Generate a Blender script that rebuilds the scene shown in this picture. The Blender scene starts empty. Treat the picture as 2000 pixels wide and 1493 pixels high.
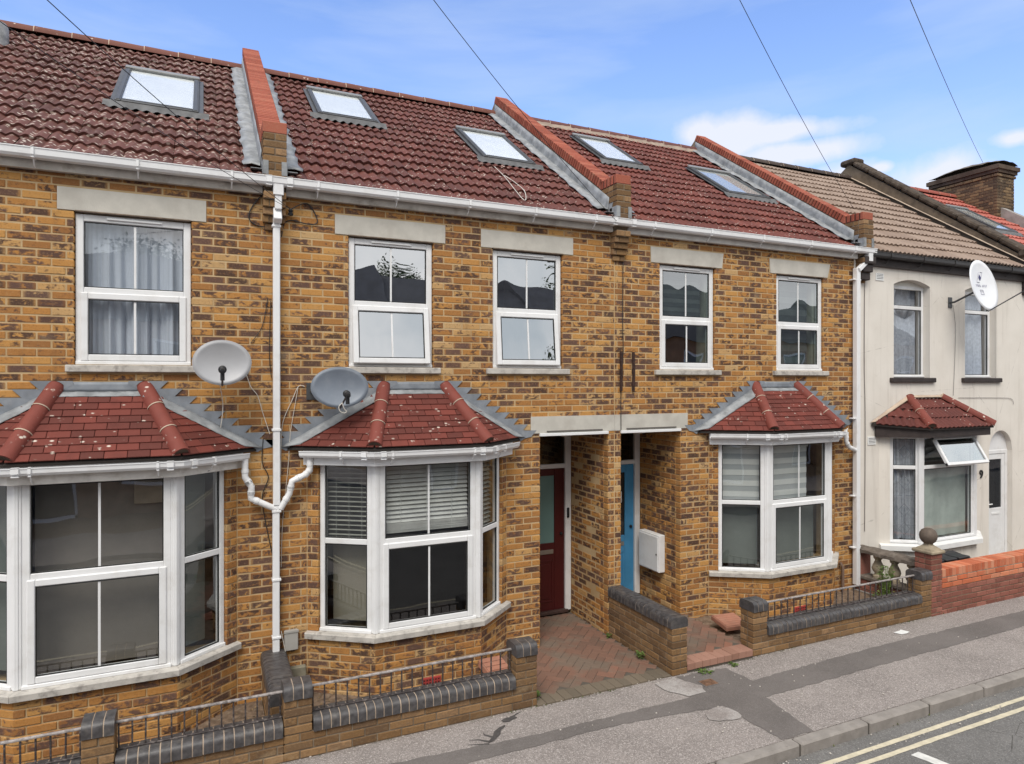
import bpy, math, random
from mathutils import Matrix, Vector
R = random.Random(7)
S = bpy.context.scene
COL = S.collection
PI = math.pi
# ---------------------------------------------------------------- camera
CAMF, YAW, PITCH, CY, CZ = 1311.2272, .4306, -.0014, -7.3143, 3.2785
cam = bpy.data.cameras.new('camera'); cam.sensor_width = 36; cam.lens = CAMF/2000*36
cam.clip_start = .05; cam.clip_end = 3000
co = bpy.data.objects.new('camera', cam); COL.objects.link(co)
co.location = (0, CY, CZ); co.rotation_euler = (PI/2+PITCH, 0, -YAW)
S.camera = co
S.render.resolution_x, S.render.resolution_y = 1024, 764
S.render.engine = 'CYCLES'; S.cycles.max_bounces = 7; S.cycles.diffuse_bounces = 3; S.cycles.glossy_bounces = 3; S.cycles.transparent_max_bounces = 12; S.cycles.caustics_reflective = False; S.cycles.caustics_refractive = False
# ---------------------------------------------------------------- sky, sun, exposure
SUN_EL, SUN_AZ = math.radians(52), math.radians(212)     # azimuth clockwise from +Y (the houses' back)
SKY_STRENGTH, SUN_STRENGTH, EXPOSURE = .10, 1.3, 1.0
S.view_settings.view_transform = 'Standard'; S.view_settings.look = 'None'
S.view_settings.exposure = EXPOSURE; S.view_settings.gamma = 1
W = bpy.data.worlds.new('World'); S.world = W; W.use_nodes = True
def sky():
    nt = W.node_tree; nt.nodes.clear()
    def n(t, **k):
        x = nt.nodes.new(t)
        for a, b in k.items():
            if a.startswith('i_'): x.inputs[int(a[2:])].default_value = b
            else: setattr(x, a, b)
        return x
    def L(a, b): nt.links.new(a, b)
    def mth(op, a, b=None, c=None, clamp=False):
        x = n('ShaderNodeMath', operation=op, use_clamp=clamp)
        for i, v in enumerate((a, b, c)):
            if v is None: continue
            if isinstance(v, (int, float)): x.inputs[i].default_value = v
            else: L(v, x.inputs[i])
        return x.outputs[0]
    out = n('ShaderNodeOutputWorld'); bg = n('ShaderNodeBackground', i_1=SKY_STRENGTH)
    st = n('ShaderNodeTexSky'); st.sky_type = 'NISHITA'; st.sun_disc = False
    st.sun_elevation = SUN_EL; st.sun_rotation = SUN_AZ; st.air_density = 1.1; st.dust_density = .6; st.ozone_density = 2.0
    tc = n('ShaderNodeTexCoord'); sx = n('ShaderNodeSeparateXYZ'); L(tc.outputs['Generated'], sx.inputs[0])
    X, Y, Z = sx.outputs
    el = mth('ARCSINE', Z); az = mth('ARCTAN2', X, Y)
    # wispy high cloud, stretched sideways, everywhere
    cx = n('ShaderNodeCombineXYZ'); L(mth('MULTIPLY', az, 1.6), cx.inputs[0]); L(mth('MULTIPLY', el, 8.0), cx.inputs[1])
    tilt = n('ShaderNodeVectorRotate', rotation_type='Z_AXIS'); tilt.inputs['Angle'].default_value = .35; L(cx.outputs[0], tilt.inputs['Vector'])
    nz = n('ShaderNodeTexNoise'); nz.inputs['Scale'].default_value = 1.5; nz.inputs['Detail'].default_value = 7; nz.inputs['Roughness'].default_value = .52
    nz.inputs['Distortion'].default_value = .35
    L(tilt.outputs[0], nz.inputs['Vector'])
    wisp = mth('MULTIPLY', mth('SUBTRACT', nz.outputs[0], .43), 2.6, clamp=True)
    # low haze towards the horizon
    haze = mth('POWER', mth('SUBTRACT', 1.0, mth('MULTIPLY', mth('MAXIMUM', el, 0.0), 1.45), clamp=True), 2.6)
    # heaped clouds: broken cover low over the roofs, closing up over the street side
    n2 = n('ShaderNodeTexNoise'); n2.inputs['Scale'].default_value = 6.5; n2.inputs['Detail'].default_value = 9; n2.inputs['Roughness'].default_value = .58
    L(tc.outputs['Generated'], n2.inputs['Vector'])
    def blob(a0, e0, ra, re):
        da = mth('DIVIDE', mth('SUBTRACT', az, a0), ra); de = mth('DIVIDE', mth('SUBTRACT', el, e0), re)
        return mth('SUBTRACT', 1.0, mth('SQRT', mth('ADD', mth('MULTIPLY', da, da), mth('MULTIPLY', de, de))), clamp=True)
    acc = None
    for b in CLOUDS:
        v = blob(*b); acc = v if acc is None else mth('MAXIMUM', acc, v)
    heap = mth('MULTIPLY', mth('SUBTRACT', mth('ADD', mth('MULTIPLY', acc, 1.25), mth('MULTIPLY', mth('SUBTRACT', n2.outputs[0], .5), 2.0)), .40), 1.9, clamp=True)
    heap = mth('MULTIPLY', heap, mth('MULTIPLY', acc, 4.0, clamp=True))
    n3 = n('ShaderNodeTexNoise'); n3.inputs['Scale'].default_value = 2.4; n3.inputs['Detail'].default_value = 6
    L(tc.outputs['Generated'], n3.inputs['Vector'])
    street = mth('MULTIPLY', mth('SUBTRACT', mth('ADD', n3.outputs[0], mth('ADD', mth('MULTIPLY', Y, -.6), mth('MULTIPLY', Z, .75))), .66), 3.0, clamp=True)
    m1 = n('ShaderNodeMix', data_type='RGBA'); L(mth('ADD', mth('MULTIPLY', wisp, .60), mth('MULTIPLY', haze, .75), clamp=True), m1.inputs[0])
    tint = n('ShaderNodeMix', data_type='RGBA', blend_type='MULTIPLY'); tint.inputs[0].default_value = 1
    L(st.outputs[0], tint.inputs[6]); tint.inputs[7].default_value = SKYTINT
    L(tint.outputs[2], m1.inputs[6]); m1.inputs[7].default_value = HAZECOL
    m2 = n('ShaderNodeMix', data_type='RGBA'); L(mth('MULTIPLY', heap, .88), m2.inputs[0]); L(m1.outputs[2], m2.inputs[6]); m2.inputs[7].default_value = CLOUDCOL
    m3 = n('ShaderNodeMix', data_type='RGBA'); L(street, m3.inputs[0]); L(m2.outputs[2], m3.inputs[6])
    n4 = n('ShaderNodeTexNoise'); n4.inputs['Scale'].default_value = 3.6; n4.inputs['Detail'].default_value = 7; n4.inputs['Roughness'].default_value = .55; n4.inputs['Distortion'].default_value = .4; L(tc.outputs['Generated'], n4.inputs['Vector'])
    mc = n('ShaderNodeMix', data_type='RGBA'); L(mth('MULTIPLY', mth('SUBTRACT', n4.outputs[0], .34), 3.0, clamp=True), mc.inputs[0]); mc.inputs[6].default_value = CLOUDCOL3; mc.inputs[7].default_value = CLOUDCOL2; L(mc.outputs[2], m3.inputs[7])
    L(m3.outputs[2], bg.inputs[0]); L(bg.outputs[0], out.inputs[0])
def raydir(u, v):
    r, up = (u-1000)/CAMF, -(v-746.5)/CAMF
    d = Vector((r*math.cos(YAW)+math.sin(YAW), -r*math.sin(YAW)+math.cos(YAW), up)); d.normalize(); return d
def sky_ae(u, v):
    d = raydir(u, v); return math.atan2(d.x, d.y), math.asin(d.z)
CLOUDS = [(*sky_ae(1420, 272), .125, .050), (*sky_ae(1370, 262), .07, .042), (*sky_ae(1540, 258), .16, .028), (*sky_ae(1840, 345), .11, .06), (*sky_ae(1660, 350), .08, .04), (*sky_ae(1560, 300), .16, .03), (*sky_ae(1985, 272), .05, .02), (*sky_ae(1720, 330), .03, .015)]
CLOUDS += [(-.75, .18, .2, .08), (-1.3, .25, .3, .1), (1.45, .2, .25, .09), (2.0, .3, .3, .12)]
SKYTINT = (1.02, 1.10, 1.36, 1); HAZECOL = (3.2, 3.85, 5.1, 1); CLOUDCOL = (4.5, 4.6, 5.0, 1); CLOUDCOL2 = (7.2, 7.05, 6.9, 1); CLOUDCOL3 = (4.1, 4.5, 4.8, 1)
sky()
sl = bpy.data.lights.new('sun', 'SUN'); sl.energy = SUN_STRENGTH; sl.angle = math.radians(28); sl.color = (1, .95, .87)
so = bpy.data.objects.new('sun', sl); COL.objects.link(so)
sdir = Vector((math.sin(SUN_AZ)*math.cos(SUN_EL), math.cos(SUN_AZ)*math.cos(SUN_EL), math.sin(SUN_EL)))
so.rotation_euler = sdir.to_track_quat('Z', 'Y').to_euler()
so.location = (-4, -12, 20)
# ---------------------------------------------------------------- helpers
def pj(p):
    dx, dy, dz = p[0], p[1]-CY, p[2]-CZ
    r = dx*math.cos(YAW)-dy*math.sin(YAW); d = dx*math.sin(YAW)+dy*math.cos(YAW)
    if d < .2: return None
    return 1000+CAMF*r/d, 746.5-CAMF*dz/d, d
def tag(o, label=None, cat=None, group=None, kind=None):
    if label: o['label'] = label
    if cat: o['category'] = cat
    if group: o['group'] = group
    if kind: o['kind'] = kind
    return o
def thing(name, loc, label, cat, group=None):
    o = bpy.data.objects.new(name, None); o.empty_display_size = .2; COL.objects.link(o); o.location = loc
    return tag(o, label, cat, group)
def link(name, me, parent=None, M=None, color=None):
    o = bpy.data.objects.new(name, me); COL.objects.link(o)
    if parent is not None:
        o.parent = parent
        b = parent.location if parent.type == 'EMPTY' else None
        if b is not None and b.length > 0: o.matrix_parent_inverse = Matrix.Translation(-b)
    if M is not None: o.matrix_basis = M
    if color: o.color = color
    return o
# chamfered box topology
CB_C = [(x, y, z) for x in (-1, 1) for y in (-1, 1) for z in (-1, 1)]
def _topo():
    V = []
    for c in CB_C:
        for a in range(3): V.append(Vector([c[i]*(1 if i == a else .8) for i in range(3)]))
    F = []
    for a in range(3):
        for s in (-1, 1):
            q = [i*3+a for i, c in enumerate(CB_C) if c[a] == s]
            F.append([q[0], q[1], q[3], q[2]])
    for a in range(3):
        b, c = [i for i in range(3) if i != a]
        for sb in (-1, 1):
            for sc in (-1, 1):
                i0 = [i for i, k in enumerate(CB_C) if k[b] == sb and k[c] == sc and k[a] == -1][0]
                i1 = [i for i, k in enumerate(CB_C) if k[b] == sb and k[c] == sc and k[a] == 1][0]
                F.append([i0*3+b, i0*3+c, i1*3+c, i1*3+b])
    for i in range(8): F.append([i*3, i*3+1, i*3+2])
    G = []
    for f in F:
        p = [V[i] for i in f]; nrm = (p[1]-p[0]).cross(p[2]-p[0]); ctr = sum(p, Vector())/len(p)
        G.append(f if nrm.dot(ctr) > 0 else f[::-1])
    return G
CB_F = _topo()
def cb_verts(hx, hy, hz, c, cen=(0, 0, 0)):
    h = (hx, hy, hz); V = []
    for k in CB_C:
        for a in range(3):
            V.append(tuple(cen[i]+k[i]*(h[i]-(0 if i == a else c)) for i in range(3)))
    return V
class MB:
    def __init__(s): s.v = []; s.f = []; s.c = []; s.uv = []; s.m = []
    def add(s, V, F, M=None, col=None, uvs=None, mi=0):
        b = len(s.v)
        if M is not None: V = [tuple(M @ Vector(p)) for p in V]
        s.v.extend(V); s.f.extend([[b+i for i in f] for f in F])
        s.c.extend([col or (1, 1, 1, 1)]*len(V)); s.uv.extend(uvs or [(0.5, 0.5)]*len(V)); s.m.extend([mi]*len(F)); return s
    def box(s, x0, x1, y0, y1, z0, z1, c=0, M=None, col=None, mi=0):
        hx, hy, hz = (x1-x0)/2, (y1-y0)/2, (z1-z0)/2; cen = ((x0+x1)/2, (y0+y1)/2, (z0+z1)/2)
        if c > 0: return s.add(cb_verts(hx, hy, hz, min(c, hx*.6, hy*.6, hz*.6), cen), CB_F, M, col, mi=mi)
        V = [(x, y, z) for x in (x0, x1) for y in (y0, y1) for z in (z0, z1)]
        return s.add(V, [[0, 1, 3, 2], [4, 6, 7, 5], [0, 4, 5, 1], [2, 3, 7, 6], [0, 2, 6, 4], [1, 5, 7, 3]], M, col, mi=mi)
    def prism(s, pts, z0, z1, M=None, col=None, mi=0):          # pts ccw seen from +z
        n = len(pts); V = [(p[0], p[1], z0) for p in pts]+[(p[0], p[1], z1) for p in pts]
        F = [list(range(n))[::-1], list(range(n, 2*n))]+[[i, (i+1) % n, n+(i+1) % n, n+i] for i in range(n)]
        return s.add(V, F, M, col, mi=mi)
    def tube(s, path, r, n=8, caps=True, col=None, mi=0):
        P = [Vector(p) for p in path]; V = []; up = None
        for i, p in enumerate(P):
            t = (P[min(i+1, len(P)-1)]-P[max(i-1, 0)]).normalized()
            if up is None:
                up = Vector((0, 0, 1)) if abs(t.z) < .9 else Vector((1, 0, 0))
            a = t.cross(up).normalized(); b = a.cross(t).normalized(); up = b
            rr = r[i] if isinstance(r, (list, tuple)) else r
            for k in range(n):
                w = 2*PI*k/n; V.append(tuple(p+a*math.cos(w)*rr+b*math.sin(w)*rr))
        F = []
        for i in range(len(P)-1):
            for k in range(n):
                F.append([i*n+k, i*n+(k+1) % n, (i+1)*n+(k+1) % n, (i+1)*n+k])
        if caps: F.append(list(range(n))[::-1]); F.append([(len(P)-1)*n+k for k in range(n)])
        return s.add(V, F, None, col, mi=mi)
    def lathe(s, prof, cen, n=16, M=None, col=None, mi=0):
        V = []
        for r, z in prof:
            for k in range(n): V.append((cen[0]+r*math.cos(2*PI*k/n), cen[1]+r*math.sin(2*PI*k/n), cen[2]+z))
        F = []
        for i in range(len(prof)-1):
            for k in range(n): F.append([i*n+k, i*n+(k+1) % n, (i+1)*n+(k+1) % n, (i+1)*n+k])
        F.append(list(range(n))[::-1]); F.append([(len(prof)-1)*n+k for k in range(n)])
        return s.add(V, F, M, col, mi=mi)
    def sweep(s, path, prof, closed=False, seg=None, gap=0, mi=0):  # path [(x,y)], prof [(outward, z)], closed profile
        P = [Vector((p[0], p[1])) for p in path]; n = len(P); N = []
        for i in range(n-1):
            d = (P[i+1]-P[i]).normalized(); N.append(Vector((d.y, -d.x)))
        off = []
        for i in range(n):
            if i == 0: off.append(N[0])
            elif i == n-1: off.append(N[-1])
            else:
                m = (N[i-1]+N[i]); m.normalize(); off.append(m/max(.2, m.dot(N[i])))
        segs = range(n-1) if seg is None else [seg]
        k = len(prof)
        for j in segs:
            V = []
            d = (P[j+1]-P[j]).normalized()
            for e, i in ((0, j), (1, j+1)):
                sh = d*gap*(1 if e == 0 else -1)
                for o, z in prof: q = P[i]+off[i]*o+sh; V.append((q.x, q.y, z))
            F = [[a, (a+1) % k, k+(a+1) % k, k+a] for a in range(k)]+[list(range(k))[::-1], [k+a for a in range(k)]]
            s.add(V, F, mi=mi)
        return s
    def mesh(s, name, mats, smooth=False, ang=35):
        me = bpy.data.meshes.new(name); me.from_pydata(s.v, [], s.f)
        for m in (mats if isinstance(mats, (list, tuple)) else [mats]): me.materials.append(m)
        if any(s.m): me.polygons.foreach_set('material_index', s.m)
        ca = me.color_attributes.new('bcol', 'FLOAT_COLOR', 'POINT'); ca.data.foreach_set('color', [x for c in s.c for x in c])
        ul = me.uv_layers.new(name='UVMap'); li = [0]*len(me.loops); me.loops.foreach_get('vertex_index', li)
        ul.data.foreach_set('uv', [x for i in li for x in s.uv[i]])
        if smooth:
            me.polygons.foreach_set('use_smooth', [True]*len(me.polygons)); me.set_sharp_from_angle(angle=math.radians(ang))
        me.validate(); me.update(); return me
    def build(s, name, mats, parent=None, smooth=False, kind=None, ang=35, recalc=False):
        me = s.mesh(name, mats, smooth, ang)
        if recalc: fixn(me)
        o = link(name, me, parent)
        if kind: o['kind'] = kind
        return o
def fixn(me):
    import bmesh
    b = bmesh.new(); b.from_mesh(me); bmesh.ops.recalc_face_normals(b, faces=b.faces); b.to_mesh(me); b.free()
def fr(o, ux, inw):
    """frame: local x along ux, local y inward, local z up"""
    ux = Vector(ux).normalized(); inw = Vector(inw).normalized()
    return Matrix(((ux.x, inw.x, 0, o[0]), (ux.y, inw.y, 0, o[1]), (ux.z, inw.z, 1, o[2]), (0, 0, 0, 1)))
# ---------------------------------------------------------------- materials
class Nt:
    def __init__(s, name, rough=.8, spec=.3, metal=0):
        s.m = bpy.data.materials.new(name); s.m.use_nodes = True; s.t = s.m.node_tree
        s.b = s.t.nodes['Principled BSDF']; s.b.inputs['Roughness'].default_value = rough
        s.b.inputs['Specular IOR Level'].default_value = spec; s.b.inputs['Metallic'].default_value = metal
    def n(s, t, **k):
        x = s.t.nodes.new(t)
        for a, b in k.items(): setattr(x, a, b)
        return x
    def L(s, a, b): s.t.links.new(a, b)
    def put(s, sock, v):
        if isinstance(v, (int, float)): sock.default_value = v
        elif isinstance(v, (tuple, list)): sock.default_value = tuple(v) if len(v) != 3 or len(sock.default_value) == 3 else tuple(v)+(1,)
        else: s.L(v, sock)
    def math(s, op, a, b=None, c=None, clamp=False):
        x = s.n('ShaderNodeMath', operation=op, use_clamp=clamp)
        for i, v in enumerate((a, b, c)):
            if v is not None: s.put(x.inputs[i], v)
        return x.outputs[0]
    def mix(s, f, a, b, mode='MIX'):
        x = s.n('ShaderNodeMix', data_type='RGBA', blend_type=mode)
        s.put(x.inputs[0], f); s.put(x.inputs[6], a); s.put(x.inputs[7], b); return x.outputs[2]
    def pos(s, scale=(1, 1, 1), obj=False):
        g = s.n('ShaderNodeTexCoord') if obj else s.n('ShaderNodeNewGeometry')
        m = s.n('ShaderNodeMapping'); m.inputs['Scale'].default_value = scale
        s.L(g.outputs['Object' if obj else 'Position'], m.inputs[0]); return m.outputs[0]
    def noise(s, scale, detail=4, rough=.55, vec=None, dist=0):
        x = s.n('ShaderNodeTexNoise'); x.inputs['Scale'].default_value = scale; x.inputs['Detail'].default_value = detail
        x.inputs['Roughness'].default_value = rough; x.inputs['Distortion'].default_value = dist
        s.L(vec if vec is not None else s.pos(), x.inputs['Vector']); return x.outputs[0]
    def vor(s, scale, vec=None, feature='F1'):
        x = s.n('ShaderNodeTexVoronoi', feature=feature); x.inputs['Scale'].default_value = scale
        s.L(vec if vec is not None else s.pos(), x.inputs['Vector']); return x
    def ramp(s, v, stops):
        x = s.n('ShaderNodeValToRGB'); e = x.color_ramp.elements
        while len(e) < len(stops): e.new(.5)
        for i, (p, c) in enumerate(stops): e[i].position = p; e[i].color = tuple(c)+(1,) if len(c) == 3 else c
        s.put(x.inputs[0], v); return x.outputs[0]
    def sstep(s, v, lo, hi):
        x = s.n('ShaderNodeMapRange', interpolation_type='SMOOTHSTEP'); x.inputs[1].default_value = lo; x.inputs[2].default_value = hi
        s.put(x.inputs[0], v); return x.outputs[0]
    def col(s, c): s.put(s.b.inputs['Base Color'], c); return s
    def rough(s, r): s.put(s.b.inputs['Roughness'], r); return s
    def bump(s, h, st=.3, d=.01):
        x = s.n('ShaderNodeBump'); x.inputs['Strength'].default_value = st; x.inputs['Distance'].default_value = d
        s.put(x.inputs['Height'], h); s.L(x.outputs[0], s.b.inputs['Normal']); return s
    def rnd(s, attr=False):
        if attr:
            x = s.n('ShaderNodeAttribute', attribute_name='bcol'); c = x.outputs['Color']
        else: x = s.n('ShaderNodeObjectInfo'); c = x.outputs['Color']
        q = s.n('ShaderNodeSeparateColor'); s.L(c, q.inputs[0]); return q.outputs
def simple(name, c, rough=.6, spec=.35, var=.12, sc=6, bump=0, bsc=80, metal=0, dirt=None):
    m = Nt(name, rough, spec, metal)
    a = m.noise(sc, 5); cc = m.mix(m.math('MULTIPLY', m.sstep(a, .3, .7), 1.0), tuple(x*(1-var) for x in c), tuple(min(1, x*(1+var)) for x in c))
    if dirt:
        dcol, amt, dsc = dirt
        cc = m.mix(m.math('MULTIPLY', m.sstep(m.noise(dsc, 6, .6), .48, .72), amt), cc, dcol)
    m.col(cc)
    if bump: m.bump(m.noise(bsc, 4), bump, .006)
    return m.m
def brick_mat(name, attr, stops, dark=(.075, .04, .03), smudge=1.0, sat=(.30, .05)):
    m = Nt(name, .88, .2); r, g, b = m.rnd(attr)
    base = m.ramp(r, stops)
    uv = m.n('ShaderNodeUVMap', uv_map='UVMap'); sp = m.n('ShaderNodeSeparateXYZ'); m.L(uv.outputs[0], sp.inputs[0])
    off = m.n('ShaderNodeCombineXYZ'); m.L(m.math('MULTIPLY', b, 37.0), off.inputs[0]); m.L(m.math('MULTIPLY', r, 21.0), off.inputs[1])
    va = m.n('ShaderNodeVectorMath', operation='ADD'); m.L(m.pos(), va.inputs[0]); m.L(off.outputs[0], va.inputs[1])
    fine = m.noise(55, 5, .65, va.outputs[0])
    cu = m.n('ShaderNodeCombineXYZ'); m.L(m.math('ADD', m.math('MULTIPLY', sp.outputs[0], 1.5), m.math('MULTIPLY', b, 61.0)), cu.inputs[0]); m.L(m.math('ADD', m.math('MULTIPLY', sp.outputs[1], .75), m.math('MULTIPLY', r, 43.0)), cu.inputs[1])
    blot = m.noise(1.9, 5, .62, cu.outputs[0], .4); blot = m.math('ADD', m.math('MULTIPLY', m.math('SUBTRACT', blot, .5), 1.5), .5)
    zone = m.noise(.75, 3, .5); d = m.math('ADD', m.math('ADD', blot, m.math('MULTIPLY', m.math('SUBTRACT', g, .5), .50)), m.math('MULTIPLY', m.math('SUBTRACT', zone, .5), .55))
    edge = m.sstep(m.math('ABSOLUTE', m.math('SUBTRACT', sp.outputs[0], .5)), .52, .34); edgv = m.sstep(m.math('ABSOLUTE', m.math('SUBTRACT', sp.outputs[1], .5)), .60, .36)
    mask = m.math('MULTIPLY', m.sstep(d, .445, .655), m.math('ADD', .26, m.math('MULTIPLY', m.math('MULTIPLY', edge, edgv), .70)))
    dk = m.mix(b, dark, tuple(x*1.9 for x in dark))
    c = m.mix(m.math('MULTIPLY', mask, smudge), base, dk)
    c = m.mix(m.math('MULTIPLY', m.sstep(fine, .50, .72), .35), c, m.mix(.5, base, (.5, .38, .24)))
    c = m.mix(m.math('MULTIPLY', m.sstep(fine, .46, .30), .40), c, dk)
    big = m.noise(2.0, 5, .6, m.pos((1, 1, 1.8))); c = m.mix(m.math('MULTIPLY', m.sstep(big, .60, .76), .38), c, (.50, .39, .25))
    run = m.noise(1.0, 5, .6, m.pos((7, 7, .55))); c = m.mix(m.math('MULTIPLY', m.sstep(run, .54, .74), .42), c, m.mix(.75, c, (.07, .048, .035)))
    m.col(c); m.bump(m.math('ADD', m.math('MULTIPLY', fine, .7), m.noise(160, 3)), .55, .005)
    return m.m
YEL = [(0, (.27, .122, .046)), (.2, (.36, .165, .053)), (.55, (.455, .215, .062)), (.85, (.52, .275, .088)), (1, (.51, .335, .165))]
GAR = [(0, (.135, .078, .040)), (.4, (.21, .118, .052)), (.8, (.265, .155, .072)), (1, (.33, .20, .105))]
PUR = [(0, (.20, .075, .055)), (.5, (.27, .10, .075)), (1, (.34, .14, .105))]
ORA = [(0, (.42, .11, .055)), (.5, (.54, .17, .09)), (1, (.62, .30, .19))]
COP = [(0, (.25, .068, .044)), (.5, (.32, .092, .06)), (1, (.39, .13, .085))]
BLK = [(0, (.07, .05, .035)), (.5, (.15, .10, .06)), (1, (.24, .16, .085))]
BM = {}
for k, (st, dk, sm) in dict(yellow=(YEL, (.070, .040, .032), 1.0), garden=(GAR, (.09, .06, .04), .5), purple=(PUR, (.12, .05, .04), .4), orange=(ORA, (.45, .12, .05), .5), coping=(COP, (.25, .06, .035), .4), sooty=(BLK, (.03, .022, .018), .8)).items():
    BM[k] = (brick_mat(k+'_brick', False, st, dk, sm), brick_mat(k+'_brickwork', True, st, dk, sm))
def mortar(name, c, d):
    m = Nt(name, .95, .1); c1 = m.mix(m.sstep(m.noise(3, 5), .35, .65), c, d); m.col(m.mix(m.math('MULTIPLY', m.noise(120, 3), .3), c1, d)); m.bump(m.noise(140, 4), .4, .004); return m.m
MORT = mortar('mortar_cream', (.55, .405, .235), (.43, .30, .165)); MORTG = mortar('mortar_grey', (.27, .215, .155), (.17, .13, .095)); MORTD = mortar('mortar_dark', (.12, .09, .07), (.07, .05, .04))
MORTW = mortar('mortar_pale', (.55, .44, .34), (.42, .33, .26))
def tile_mat(name, c0, c1, lich, lsc, edge=(.05, .02, .018), obj=True):
    m = Nt(name, .72, .35); r, g, b = m.rnd(not obj)
    c = m.mix(r, c0, c1)
    c = m.mix(m.math('MULTIPLY', m.sstep(m.noise(7, 5, .6), .45, .75), .32), c, tuple(x*.6 for x in c0))
    if lich > 0:
        v = m.vor(lsc, m.pos((1, 1.5, 1.5)))
        msk = m.sstep(v.outputs['Distance'], .36, .14)
        gate = m.sstep(m.noise(lsc*.55, 3), .62-lich*.27, .70-lich*.22); gate2 = m.sstep(m.noise(1.1, 2), .35, .6)
        c = m.mix(m.math('MULTIPLY', m.math('MULTIPLY', msk, gate), m.math('ADD', .45, m.math('MULTIPLY', gate2, .55))), c, (.66, .58, .50))
    m.col(c); m.bump(m.noise(110, 4), .35, .004); return m.m
def glass_mat(name, refl, tint=(.85, .88, .87), base=.04, wav=.12):
    m = bpy.data.materials.new(name); m.use_nodes = True; t = m.node_tree; t.nodes.clear()
    o = t.nodes.new('ShaderNodeOutputMaterial'); g = t.nodes.new('ShaderNodeBsdfGlossy'); g.inputs['Roughness'].default_value = .0; g.inputs[0].default_value = (.95, .97, 1, 1)
    tr = t.nodes.new('ShaderNodeBsdfTransparent'); tr.inputs[0].default_value = tint+(1,); mx = t.nodes.new('ShaderNodeMixShader')
    f = t.nodes.new('ShaderNodeLayerWeight'); p5 = t.nodes.new('ShaderNodeMath'); p5.operation = 'POWER'; p5.inputs[1].default_value = 5; t.links.new(f.outputs['Facing'], p5.inputs[0])
    ma = t.nodes.new('ShaderNodeMath'); ma.operation = 'MULTIPLY_ADD'; ma.use_clamp = True; ma.inputs[1].default_value = refl; ma.inputs[2].default_value = base
    # panes are never quite flat
    ge = t.nodes.new('ShaderNodeNewGeometry'); nz = t.nodes.new('ShaderNodeTexNoise'); nz.inputs['Scale'].default_value = 1.6; nz.inputs['Detail'].default_value = 1
    bp = t.nodes.new('ShaderNodeBump'); bp.inputs['Strength'].default_value = wav; bp.inputs['Distance'].default_value = .03
    t.links.new(ge.outputs['Position'], nz.inputs['Vector']); t.links.new(nz.outputs[0], bp.inputs['Height']); t.links.new(bp.outputs[0], g.inputs['Normal'])
    t.links.new(p5.outputs[0], ma.inputs[0]); t.links.new(ma.outputs[0], mx.inputs[0]); t.links.new(tr.outputs[0], mx.inputs[1]); t.links.new(g.outputs[0], mx.inputs[2]); t.links.new(mx.outputs[0], o.inputs[0])
    return m
GLASS = glass_mat('window_glass', .85, (.90, .92, .91), .13); GLASS_UP = glass_mat('upper_window_glass', .5, (.62, .68, .66), .52, .22); GLASS_GR = glass_mat('green_grey_glass', .7, (.70, .78, .74), .30, .2); GLASS_NET = glass_mat('net_window_glass', .8, (.93, .95, .96), .16); GLASS_DK = glass_mat('dim_window_glass', .85, (.45, .45, .45), .07)
UPVC = simple('white_upvc', (.77, .77, .775), .4, .4, .03, 3, dirt=((.52, .49, .45), .32, 5))
UPVCD = simple('dirty_upvc', (.68, .65, .61), .45, .35, .08, 9, dirt=((.46, .41, .36), .5, 11)); FASC = simple('grimy_shaded_fascia', (.46, .425, .385), .6, .25, .1, 9, dirt=((.24, .205, .17), .65, 8)); FASC2 = simple('dull_fascia', (.56, .54, .51), .5, .3, .06, 9, dirt=((.38, .35, .32), .4, 8))  # FASC: real grime, with shading under the gutter also put into its base colour
PIPE = simple('white_pipe_plastic', (.79, .79, .80), .38, .45, .03, 3, dirt=((.5, .47, .44), .30, 6))
GASKET = simple('black_gasket', (.02, .02, .02), .6)
CONC = simple('lintel_concrete', (.52, .495, .445), .9, .2, .08, 5, .25, 90, dirt=((.36, .32, .28), .35, 3))
SILLM = simple('sill_stone', (.50, .47, .43), .9, .2, .12, 8, .25, 90, dirt=((.16, .14, .13), .6, 14))
LEAD = simple('lead_flashing', (.25, .26, .27), .55, .35, .28, 7, .12, 14, dirt=((.46, .46, .455), .55, 9))
LEADB = simple('blue_grey_lead', (.215, .235, .265), .55, .4, .18, 6, .1, 14, dirt=((.36, .36, .36), .4, 5))
ENGB = simple('blue_engineering_brick', (.064, .060, .062), .42, .5, .3, 20, .25, 70, dirt=((.2, .18, .16), .35, 12))
IRON = simple('painted_iron', (.05, .04, .04), .55, .4, .3, 20, dirt=((.35, .3, .28), .5, 30))
RAILM = simple('worn_rail_paint', (.30, .27, .26), .5, .4, .4, 25, dirt=((.05, .04, .04), .6, 30))
BLACK = simple('black_plastic', (.018, .018, .02), .5, .4); DGREY = simple('dark_grey_metal', (.065, .067, .07), .45, .5, .15, 8)
SOIL = simple('garden_soil', (.17, .12, .085), .95, .1, .35, 14, .8, 40, dirt=((.32, .26, .2), .5, 25))
WHITE = simple('white_paint', (.78, .78, .77), .5, .4, .05)
INTER = simple('room_plaster', (.42, .42, .385), .9, .1, .1, 2); INTFL = simple('room_floor', (.10, .075, .055), .8); BOARD = simple('roof_underlay', (.03, .025, .022), .9)
DISHG = simple('grey_dish_enamel', (.37, .37, .385), .4, .5, .06, 3, dirt=((.25, .25, .26), .3, 5)); DISHB = simple('slate_dish_enamel', (.17, .195, .235), .4, .5, .08, 3, dirt=((.3, .31, .33), .3, 6)); DISHW = simple('white_dish_enamel', (.74, .75, .78), .4, .5, .03)
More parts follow.
